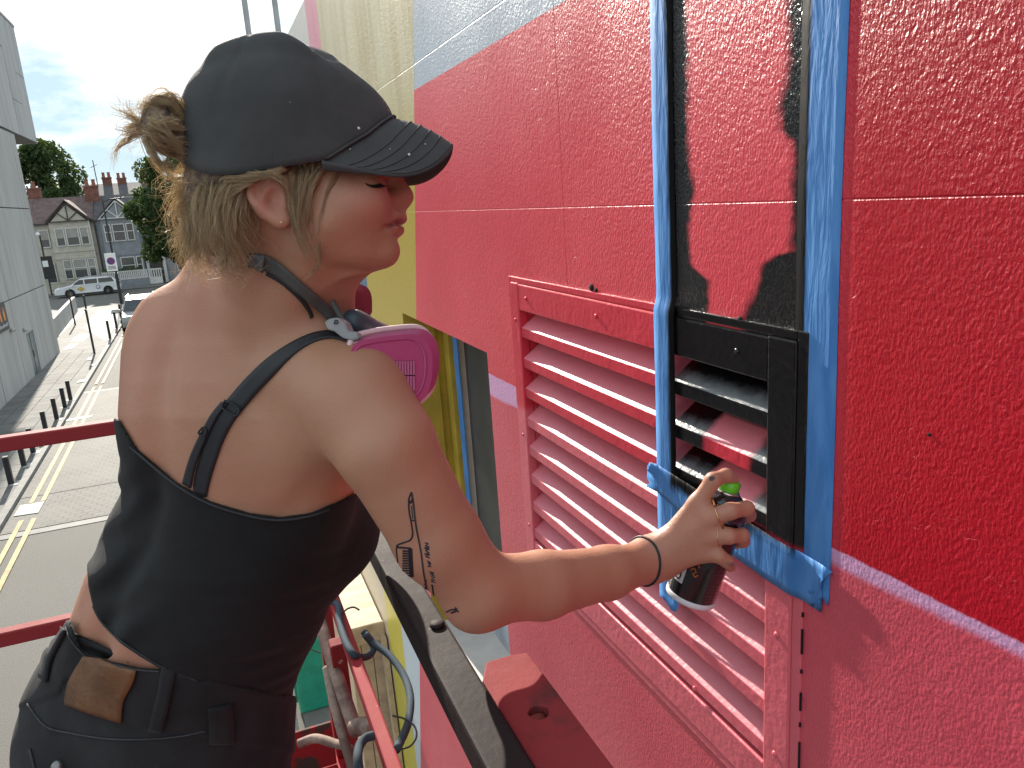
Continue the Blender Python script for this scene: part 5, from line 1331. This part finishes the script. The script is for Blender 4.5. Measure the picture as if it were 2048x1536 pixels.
# ---- hair
b = NB("hair", .42); ri = b.n("NewGeometry").outputs['Random Per Island']
rp = b.n("ValToRGB"); e_ = rp.color_ramp.elements
e_[0].position = 0; e_[0].color = (.20,.14,.095,1); e_[1].position = 1; e_[1].color = (.82,.68,.46,1)
for p_, c_ in ((.30,(.38,.28,.18)), (.62,(.60,.46,.29))): q_ = rp.color_ramp.elements.new(p_); q_.color = (*c_, 1)
b.put(rp.inputs[0], ri); b.col(rp.outputs[0]); b.b.inputs['Specular IOR Level'].default_value = .6
tr = b.n("BsdfTranslucent"); b.put(tr.inputs[0], b.mixc(.6, rp.outputs[0], (1.0,.84,.58))); ms = b.n("MixShader"); ms.inputs[0].default_value = .58
b.put(ms.inputs[1], b.b.outputs[0]); b.put(ms.inputs[2], tr.outputs[0]); b.put(b.t.nodes["Material Output"].inputs[0], ms.outputs[0]); M_HAIR = b.m
M_HAIRD = simple("hair mass", (.20,.135,.085), .75, .45, 90, bump=.003, bscale=300)
HRNG = np.random.default_rng(21)
def strands(guides, count, spread, r=.00022, wave=.003, freq=1.6, n=16, tipspread=1.0, fly=0.0):
    V, F = [], []; o = 0; g_ = [spline([cp(p[0], p[1], p[2]+.03) for p in g], n) for g in guides]; s = np.linspace(0, 1, n)[:,None]
    locks = []
    for _ in range(max(2, count//14)):
        k = HRNG.integers(len(g_)); G = g_[k].copy()
        if len(g_) > 1 and HRNG.random() < .6:
            k2 = (k + HRNG.choice([-1, 1])) % len(g_)
            if abs(k2-k) == 1: t = HRNG.random(); G = G*(1-t)+g_[k2]*t
        off = HRNG.normal(size=3); off *= spread*HRNG.random()**.5/np.linalg.norm(off); of2 = HRNG.normal(size=3); of2 *= spread*tipspread*HRNG.random()**.5/np.linalg.norm(of2)
        ph, ph2 = HRNG.random(2)*6.28; fq = freq*HRNG.uniform(.7,1.4); a1 = HRNG.normal(size=3); a2 = HRNG.normal(size=3)
        locks.append(G + off*(1-s) + of2*s + wave*(s**.6)*(np.sin(s*6.28*fq+ph)*a1 + np.cos(s*6.28*fq*.7+ph2)*a2)*.55)
    for _ in range(count):
        G = locks[HRNG.integers(len(locks))].copy(); o1 = HRNG.normal(size=3)*.0013; o2 = HRNG.normal(size=3)*.0015
        ph = HRNG.random()*6.28; G = G + o1*(1-s) + o2*s + .0006*np.sin(s*9+ph)*HRNG.normal(size=3)
        if fly: dv = HRNG.normal(size=3); G = G + fly*HRNG.random()*(s**2)*dv
        L = HRNG.uniform(.7, 1.0); m_ = max(5, int(n*L)); G = G[:m_]
        T = np.gradient(G, axis=0); T /= np.linalg.norm(T, axis=1)[:,None]+1e-9
        x_ = np.cross(T, np.array([.3,.2,.93])); x_ /= np.linalg.norm(x_, axis=1)[:,None]+1e-9; y_ = np.cross(T, x_)
        rr_ = (r*HRNG.uniform(.7,1.3)*np.linspace(1, .35, m_))[:,None]
        for q in range(3):
            a = 2.094*q; V.append(G + (x_*math.cos(a)+y_*math.sin(a))*rr_)
        for i in range(m_-1):
            for q in range(3): q2 = (q+1) % 3; F.append((o+q*m_+i, o+q2*m_+i, o+q2*m_+i+1, o+q*m_+i+1))
        o += 3*m_
    return np.concatenate(V), np.array(F)
HV, HFc = [], []; ho = 0
def grow(*a, **k):
    global ho
    V, F = strands(*a, **k); HV.append(V); HFc.append(F+ho); ho += len(V)
def h1(x_, y_, z_): return (x_/3.84, y_/3.84, z_)
def h5(x_, y_, z_): return (220+x_/3.84, 40+y_/3.84, z_)
zb = .715
# bun
grow([[h1(1400,880,zb),h1(1335,770,zb-.012),h1(1240,748,zb-.01),h1(1160,800,zb),h1(1130,890,zb+.01),h1(1180,960,zb+.01),h1(1300,960,zb)],
      [h1(1390,840,zb+.02),h1(1290,785,zb+.01),h1(1200,830,zb),h1(1170,900,zb),h1(1240,950,zb-.01),h1(1360,930,zb)]], 330, .008, wave=.003)
grow([[h1(1180,930,zb-.02),h1(1260,1000,zb-.025),h1(1340,1080,zb-.02),h1(1430,1150,zb-.01)],[h1(1120,1020,zb-.02),h1(1200,1060,zb-.025),h1(1300,1110,zb-.02),h1(1420,1180,zb-.01)],[h1(1380,940,zb-.01),h1(1280,950,zb-.02),h1(1180,980,zb-.02),h1(1100,1050,zb-.01)]], 420, .009, wave=.003)
grow([[h1(1260,980,zb),h1(1150,955,zb),h1(1050,925,zb),h1(975,850,zb),h1(950,765,zb)]], 60, .004, wave=.004, fly=.008)
grow([[h1(1280,990,zb),h1(1160,965,zb),h1(1060,960,zb),h1(950,985,zb),h1(985,1040,zb),h1(1090,1055,zb)],[h1(1250,1000,zb),h1(1150,985,zb),h1(1040,980,zb),h1(960,1000,zb)]], 90, .005, wave=.004, fly=.006)
grow([[h1(1180,1010,zb),h1(1060,1025,zb),h1(965,1080,zb),h1(895,1160,zb),h1(878,1280,zb)]], 60, .0035, wave=.003, fly=.006, tipspread=.6)
grow([[h1(1100,1030,zb),h1(1140,1170,zb-.01),h1(1220,1290,zb-.01),h1(1330,1360,zb-.01),h1(1450,1395,zb)],[h1(1130,1050,zb),h1(1170,1160,zb-.01),h1(1260,1260,zb-.01),h1(1360,1330,zb-.01)]], 150, .006, wave=.005, fly=.012)
grow([[h1(1390,850,zb),h1(1350,740,zb-.005),h1(1250,715,zb-.005),h1(1150,770,zb),h1(1110,880,zb),h1(1150,960,zb)],[h1(1380,900,zb),h1(1300,800,zb-.01),h1(1210,790,zb-.01),h1(1140,860,zb),h1(1160,940,zb)]], 160, .010, wave=.008, tipspread=1.6, fly=.012)
grow([[h1(1200,980,zb),h1(1080,960,zb),h1(1010,900,zb),h1(960,840,zb),h1(955,750,zb)],[h1(1180,1000,zb),h1(1060,1000,zb),h1(960,1010,zb),h1(930,1060,zb),h1(900,1180,zb)]], 90, .008, wave=.008, tipspread=1.6, fly=.02)
grow([[h1(1300,950,zb),h1(1150,900,zb),h1(1040,850,zb),h1(980,770,zb)],[h1(1280,1000,zb),h1(1120,1020,zb),h1(1000,1000,zb),h1(930,900,zb)],[h1(1250,900,zb),h1(1200,780,zb),h1(1200,720,zb)]], 70, .012, r=.00012, wave=.012, tipspread=1.8, fly=.03)
# nape and sides under the cap
zn = .700
grow([[(384,326,.745),(392,380,.735),(402,430,.728),(412,480,.725),(430,515,.735)],[(412,340,.73),(408,385,.712),(412,435,.705),(420,480,.705),(448,520,.715)],[(445,345,.715),(432,385,.700),(428,430,.695),(436,475,.70),(462,518,.71)],
      [(478,345,.705),(462,380,.690),(450,425,.688),(455,470,.693),(486,515,.708)],[(505,345,.70),(490,385,.690),(480,430,.690),(490,470,.698),(520,505,.712)]], 1800, .011, wave=.009, freq=1.0, tipspread=1.5, fly=.006)
grow([[(388,325,.75),(370,365,.745),(362,405,.74),(382,445,.735),(372,480,.735)],[(392,335,.74),(380,385,.735),(372,425,.73),(392,470,.73),(388,500,.73)],[(400,400,.73),(390,455,.72),(398,505,.72),(428,528,.725)]], 520, .012, wave=.012, freq=1.6, tipspread=1.8, fly=.025)
grow([[(388,340,.74),(366,376,.74),(356,420,.735),(372,452,.73)],[(392,395,.735),(372,440,.73),(380,495,.725),(415,525,.725)],[(470,470,.70),(462,505,.70),(480,530,.70),(508,518,.70),(500,495,.70)],[(440,480,.705),(440,515,.70),(462,535,.70),(492,525,.698)]], 320, .008, r=.00018, wave=.010, freq=1.8, tipspread=1.6, fly=.02)
grow([[(520,343,.70),(490,352,.676),(455,368,.682),(425,392,.695)],[(530,350,.69),(495,366,.676),(462,384,.682),(438,410,.69)]], 200, .005, wave=.003)
grow([[(470,338,.70),(500,346,.676),(535,348,.668),(565,364,.670),(576,400,.682)],[(500,336,.70),(540,343,.670),(572,352,.672),(584,388,.684)],[(585,330,.70),(560,343,.674),(520,350,.668),(480,362,.676),(450,385,.686)]], 150, .0035, wave=.003)
grow([[h1(1330,880,zb),h1(1230,760,zb),h1(1120,720,zb),h1(1020,730,zb)],[h1(1300,920,zb),h1(1150,840,zb),h1(1030,790,zb),h1(990,720,zb)],[h1(1260,1000,zb),h1(1120,1040,zb),h1(1010,1120,zb),h1(960,1230,zb)],[h1(1280,980,zb),h1(1080,980,zb),h1(960,900,zb),h1(930,820,zb)]], 80, .006, r=.00014, wave=.012, tipspread=2.5, fly=.03)
grow([[(395,330,.74),(372,352,.735),(350,372,.73),(338,365,.73)],[(392,360,.74),(366,400,.735),(350,445,.73),(362,470,.73)],[(396,420,.735),(372,460,.73),(376,510,.725),(400,530,.725)],[(410,470,.72),(398,515,.72),(420,545,.715),(455,535,.71)],[(455,490,.705),(445,525,.70),(468,545,.70),(500,530,.70)]], 130, .006, r=.00015, wave=.012, freq=1.7, tipspread=2.2, fly=.025)
# in front of the ear
grow([[(590,322,.706),(588,360,.690),(583,410,.689),(594,465,.694),(622,530,.705)],[(612,320,.708),(606,362,.692),(599,425,.692),(612,490,.698),(644,550,.712)],[(572,322,.704),(578,360,.688),(582,410,.687)]], 300, .0050, wave=.0035, freq=1.0, tipspread=.6)
grow([[(650,312,.708),(630,352,.694),(606,405,.692),(597,470,.694)],[(612,318,.706),(618,362,.692),(618,412,.693),(604,450,.695)]], 240, .007, wave=.004, freq=1.0)
grow([[(712,330,.722),(676,356,.704),(650,395,.699),(640,450,.702),(636,510,.708),(614,556,.712)],[(694,332,.720),(662,366,.701),(645,408,.698),(642,470,.703)]], 46, .0045, r=.00016, wave=.004, tipspread=1.3)
grow([[(690,335,.718),(695,380,.706),(698,410,.703),(684,440,.702)],[(724,340,.726),(718,385,.712),(700,425,.705),(678,452,.704)],[(700,335,.718),(676,356,.704),(655,380,.70)]], 16, .004, r=.00013, wave=.003)
grow([[(640,490,.707),(642,515,.708),(628,540,.711),(612,560,.712)]], 40, .004, r=.00016, wave=.005, tipspread=1.4)
hair = pack("hair", c2w(np.concatenate(HV)), np.concatenate(HFc), M_HAIR, person, smooth=True)
def mass(P):
    pr = [ell(cp(338,262,.752), (.020,.022,.020), .01), ell(cp(318,240,.752), (.015,.018,.015), .012), ell(cp(352,285,.752), (.017,.014,.016), .01),
          hell(-.058,.030,0,(.048,.040,.061),.02), cone(cp(440,395,.79), cp(464,475,.795), .032, .018, .03), cone(cp(420,430,.775), cp(428,488,.778), .016, .012, .02)]
    d = evalf(pr, P); return d - .003*vnoise(P*np.array([120,40,120],np.float32))
Vm, Qm = surface(mass, (-.40,-.28,.62), (-.12,-.08,.90), .003)
hm = pack("hair_underlayer", c2w(Vm), Qm, M_HAIRD, person, smooth=True)
m = MB(); W = [c2w((cp(356,246,.752)+np.array([.004*math.sin(t),.013*math.cos(t),.014*math.sin(t)]))[None])[0] for t in np.linspace(0,6.283,25)]
m.tube(W, .0035, 8, caps=False); m.build("hair_tie", M_STRAP, person, smooth=True)

# ================================================================== RESPIRATOR HANGING AT HER NECK
M_PINKF = NB("pink filter plastic", .38); M_PINKF.col((.42,.06,.165)); M_PINKF.bump(M_PINKF.noise(200, 2), .0003); M_PINKF = M_PINKF.m
M_PALEP = simple("pale pink rim", (.72,.50,.52), .4, .05, 5); M_RUBB = simple("grey rubber mask", (.045,.070,.090), .45, .15, 9); M_DGRY = simple("dark grey webbing", (.075,.08,.075), .75, .12, 60); M_GBUC = simple("grey buckle plastic", (.30,.31,.31), .35, .1, 9); M_TEAL = simple("slate blue webbing", (.09,.135,.15), .7, .12, 50)  # pale rim colour includes painted sunlight on the filter's top edge
rc = c2w(cp(750,680,.80)[None])[0]
resp = thing("respirator", "half face respirator with pink round cornered filters hanging from straps round her neck", "respirator", rc)
def slab(outline, z0f, thick, nrm):      # outline of sight points at a plane distance; extruded along nrm (lens axes)
    P = [cp(x_, y_, z0f(x_, y_)) for x_, y_ in outline]; m = MB(); n = len(P)
    V = list(c2w(np.array(P))) + list(c2w(np.array(P)+np.array(nrm)*thick))
    m.add(V, [tuple(range(n)), tuple(range(n, 2*n))[::-1]] + [(i, n+i, n+(i+1) % n, (i+1) % n) for i in range(n)]); return m
def c7b(x_, y_): return (560+x_/3.0712, 500+y_/3.0712)
def closed(pts, n):
    P = np.array(pts, float); k = len(P); return [tuple(p) for p in spline(np.vstack([P, P[:1]]), n+1)[:-1]]
zf = lambda x_, y_: .785+(x_-780)*.00030+(y_-730)*-.00010
nf = np.array([.36,-.42,.83]); nf /= np.linalg.norm(nf)
fo = closed([c7b(*p) for p in ((430,640),(460,575),(560,545),(700,525),(820,518),(880,545),(925,610),(938,700),(930,800),(905,880),(860,930),(815,950),(740,960),(600,900),(480,760))], 64)
fl = slab(fo, zf, .016, nf).build("filter", M_PINKF, resp, bevel=.004, seg=3)
rim2 = [(750+(x_-750)*1.05, 730+(y_-730)*1.05) for x_, y_ in fo]
slab(rim2, lambda x_, y_: zf(x_, y_)+.010, .007, nf).build("filter_rim", M_PALEP, fl, bevel=.002)
W = [c2w((cp(x_*1.0, y_, zf(x_, y_)+.0125))[None])[0] for x_, y_ in [(750+(x_-750)*1.045, 728+(y_-730)*1.05-9) for x_, y_ in fo]]; m = MB(); m.tube(W+W[:1], .0034, 8, caps=False); m.build("filter_rim", M_PALEP, fl, smooth=True)
inn = [(760+(x_-760)*.86, 735+(y_-735)*.86) for x_, y_ in fo]
W = [c2w((cp(x_, y_, zf(x_, y_)-.0005))[None])[0] for x_, y_ in inn]; m = MB(); m.tube(W+W[:1], .0014, 6, caps=False); m.build("moulding", M_PINKF, fl, smooth=True)
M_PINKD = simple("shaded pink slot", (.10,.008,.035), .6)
for rr_, (ya, yb_) in enumerate(((684,768),(776,866))):
    for k in range(14):
        x_ = 600+k*17
        a_ = c7b(x_, ya); b2 = c7b(x_+2, yb_); m = MB()
        m.bar(c2w(cp(*a_, zf(*a_)-.0022)[None])[0], c2w(cp(*b2, zf(*b2)-.0022)[None])[0],   .0022, .0024, tuple(CM@np.array([0,0,1.0]))); m.build("grille_rib", M_PINKF, fl)
m = MB(); q4 = [cp(*c7b(*p), zf(*c7b(*p))-.0011) for p in ((590,680),(830,680),(830,866),(590,866))]; m.add(list(c2w(np.array(q4))), [(0,1,2,3)]); m.build("grille_recess", M_PINKD, fl)  # flat sheet in darker pink, shade between the ribs painted in
zf2 = lambda x_, y_: .88+(x_-690)*.0004
fo2 = closed([c7b(*p) for p in ((300,330),(310,275),(380,240),(440,238),(490,262),(514,310),(518,380),(508,430),(430,470),(330,450))], 40)
f2 = slab(fo2, zf2, .018, nf).build("filter", simple("shaded pink filter plastic", (.22,.035,.06), .45), resp, bevel=.004, seg=3); f2['label'] = "shaded far filter"  # far filter in a darker copy of the pink, its shade painted in
rim3 = [(690+(x_-690)*1.05, 612+(y_-612)*1.05-5) for x_, y_ in fo2]; slab(rim3, lambda x_, y_: zf2(x_, y_)+.014, .006, nf).build("filter_rim", M_PALEP, f2, bevel=.002)
# mask body between the filters
def mk(P): return evalf([cone(cp(706,642,.805), cp(772,684,.850), .0125, .0145, .015), cone(cp(716,654,.815), cp(765,692,.84), .0125, .0140, .012), ell(cp(742,690,.86), (.026,.022,.030), .02)], P)
Vr, Qr = surface(mk, (-.25,-.13,.74), (-.09,.02,.94), .002); pack("mask_body", c2w(Vr), Qr, M_RUBB, resp, smooth=True)
def clip_(name, pts, r, mat, sq=None):
    W = c2w(np.array([cp(*p) for p in pts])); m = MB(); m.tube(W, r, 10); return m.build(name, mat, resp, smooth=True, bevel=.0)
m = MB(); W = [c2w(cp(*c7b(*p), .775)[None])[0] for p in ((268,440),(300,420),(350,412),(395,440),(420,500),(470,500),(485,545),(440,560),(380,540),(330,500),(290,490))]
W2 = [Vector(p)+Vector(CM@np.array([.004,0,.014])) for p in W]; n = len(W); m.add(W+W2, [tuple(range(n)), tuple(range(n,2*n))[::-1]]+[(i,n+i,n+(i+1)%n,(i+1)%n) for i in range(n)]); m.build("buckle", M_GBUC, resp, bevel=.002)
m = MB(); W = [c2w(cp(*c7b(*p), .80)[None])[0] for p in ((370,395),(430,362),(465,380),(430,440),(400,440))]
W2 = [Vector(p)+Vector(CM@np.array([.002,0,.02])) for p in W]; n = len(W); m.add(W+W2, [tuple(range(n)), tuple(range(n,2*n))[::-1]]+[(i,n+i,n+(i+1)%n,(i+1)%n) for i in range(n)]); m.build("side_plate", M_GBUC, resp, bevel=.002)
def mark(pts, z_, r_, mat, par): m = MB(); m.tube(c2w(np.array([cp(*c7b(*p), z_) for p in pts])), r_, 5); m.build("printed_mark", mat, par)
mark([(336,445),(338,430),(352,433),(356,446),(345,452),(337,447)], .7735, .0007, M_BLACK, resp); mark([(336,440),(333,456)], .7735, .0007, M_BLACK, resp)
def c6(x_, y_): return (480+x_/3.84, 220+y_/3.84)
def ribbon(name, left, right, za, zb2, mat, par, n=30, thick=.0018):
    A, B = spline([cp(*p, za(i/(len(left)-1))) for i, p in enumerate(left)], n), spline([cp(*p, zb2(i/(len(right)-1))) for i, p in enumerate(right)], n)
    V = []; 
    for a, b3 in zip(A, B): V += [a, (a+b3)/2-np.array([0,0,.0012]), b3]
    F = [(i*3+j, i*3+j+1, i*3+j+4, i*3+j+3) for i in range(n-1) for j in range(2)]
    o = pack(name, c2w(np.array(V)), F, mat, par, smooth=True); md = o.modifiers.new("solid", 'SOLIDIFY'); md.thickness = thick; md.offset = 0; return o
sL = [c6(*p) for p in ((90,1085),(150,1090),(220,1105),(330,1175),(430,1265),(540,1365),(650,1460),(720,1545),(760,1600))]; sR = [c6(*p) for p in ((85,1165),(150,1195),(210,1225),(310,1275),(400,1350),(490,1430),(560,1500),(640,1590),(690,1650))]
drape("neck_strap", sL, sR, [BV], .0045, M_DGRY, resp, n=40, across=4)
drape("strap_slider", [c6(88,1080),c6(150,1086),c6(215,1102)], [c6(82,1170),c6(150,1200),c6(205,1228)], [BV], .0085, M_TEAL, resp, n=10, across=3, thick=.003)
drape("neck_strap", [c6(215,1240),c6(320,1290),c6(420,1370),c6(490,1440),c6(540,1520),c6(560,1580)], [c6(210,1262),c6(310,1315),c6(400,1390),c6(465,1460),c6(515,1540),c6(535,1600)], [BV], .003, M_STRAP, resp, n=30, across=2)
ribbon("lower_strap", [c7b(330,300),c7b(370,370),c7b(420,470),c7b(465,560)], [c7b(310,330),c7b(350,400),c7b(390,480),c7b(440,572)], lambda t: .785, lambda t: .784, M_DGRY, resp, 16)

# ================================================================== SPRAY CAN
M_CANB = NB("black can lacquer", .22); M_CANB.col((.012,.012,.014)); M_CANB.b.inputs['Coat Weight'].default_value = .5; M_CANB = M_CANB.m
M_CHR = simple("tin rim", (.6,.6,.6), .25, .05, 5, metal=1.0); M_GRC = NB("green cap plastic", .35); M_GRC.col((.12,.55,.02)); M_GRC = M_GRC.m; M_RIMW = simple("white can base", (.72,.72,.74), .35, .04, 5)
CB0, CB1 = c2w(cp(1381,1190,1.026)[None])[0], c2w(cp(1461,966,.990)[None])[0]
ax = Vector(CB1-CB0).normalized(); Lc = (Vector(CB1)-Vector(CB0)).length; RC = .0325; O_ = Vector(CB0)
can = thing("spray_can", "black spray can with lime green cap held in the painter's hand", "spray can", CB0)
bd = Lc-.036
m = MB(); m.lathe([(.030,.0),(RC,.004),(RC,bd),(.030,bd+.005)], O_, ax, 48); bodyc = m.build("can_body", M_CANB, can, smooth=True); 
md = bodyc.modifiers.new("split", 'EDGE_SPLIT'); md.split_angle = math.radians(40)
m = MB(); m.lathe([(.028,-.003),(RC+.0004,-.003),(RC+.0010,-.001),(RC+.0010,.002),(RC+.0004,.0045),(.03,.0045)], O_, ax, 48); m.build("base_rim", M_RIMW, can, smooth=True)
m = MB(); m.lathe([(.0300,bd+.0045),(.0318,bd+.0055),(.0312,bd+.0085),(.0285,bd+.0095)], O_, ax, 48); m.build("seam_ring", M_CHR, can, smooth=True)
m = MB(); m.lathe([(.0295,bd+.009),(.027,bd+.0145),(.021,bd+.0205),(.0165,bd+.0230),(.0140,bd+.0235)], O_, ax, 40); m.build("shoulder", M_CANB, can, smooth=True)
m = MB(); m.lathe([(.0155,bd+.0232),(.0165,bd+.0240),(.0155,bd+.0258),(.012,bd+.0262)], O_, ax, 32); m.build("valve_cup", M_CHR, can, smooth=True)
m = MB(); m.lathe([(.0135,bd+.0255),(.0135,bd+.033),(.0128,bd+.0375),(.0115,bd+.0395),(.006,bd+.0402),(.0005,bd+.0402)], O_, ax, 32); cap_ = m.build("cap", M_GRC, can, smooth=True)
xa = (Vector(CM@np.array([1.0,0,.3]))); xa = (xa-ax*xa.dot(ax)).normalized(); ya_ = ax.cross(xa)
m = MB(); m.lathe([(.003,0),(.003,.003),(.001,.0035)], O_+ax*(bd+.034)+xa*.012, xa, 12); m.build("nozzle", M_BLACK, cap_)
tow = Vector(CM@np.array([0,0,-1.0])); tow = (tow-ax*tow.dot(ax)).normalized(); sid = ax.cross(tow)
if sid.dot(Vector(CM@np.array([1.0,0,0]))) < 0: sid = -sid
def on_can(a, h_, e=.0003): return O_+ax*h_+(tow*math.cos(a)+sid*math.sin(a))*(RC+e)
def can_patch(name, a0, a1, h0, h1, mat, par, e=.0003):
    n = 10; V = [on_can(a0+(a1-a0)*i/n, h_, e) for h_ in (h0, h1) for i in range(n+1)]; m = MB(); m.add(V, [(i, i+1, n+2+i, n+1+i) for i in range(n)]); return m.build(name, mat, par)
M_LBL = simple("white print", (.62,.62,.62), .4); M_ORP = simple("orange print", (.55,.14,.02), .4, .2, 40); M_DIM = simple("dim print", (.14,.06,.06), .4)
def can_line(pts, r_, mat, par): m = MB(); m.tube([on_can(a, h_, .0007) for a, h_ in pts], r_, 4); m.build("lettering", mat, par)
lb_ = can_patch("label", -1.50, -.78, .022, .046, M_LBL, bodyc)
can_line([(-.92,.042),(-1.18,.042),(-1.18,.035),(-.98,.035),(-.94,.031),(-.98,.026),(-1.2,.026)], .0011, M_BLACK, bodyc)
can_patch("orange_band", .25, .85, .097, .111, M_ORP, bodyc)
can_line([(-.62,.046),(-.50,.050),(-.40,.046),(-.50,.042),(-.38,.039),(-.30,.043)], .0010, M_ORP, bodyc)
can_line([(-.62,.054),(-.45,.057),(-.32,.053)], .0008, M_ORP, bodyc)
for k in range(5): can_line([(.25,.014+k*.0045),(.75-.05*(k % 2),.0145+k*.0045)], .0005, M_DIM, bodyc)
for k in range(6): can_line([(.35,.05+k*.006),(.72,.0505+k*.006)], .0004, M_DIM, bodyc)
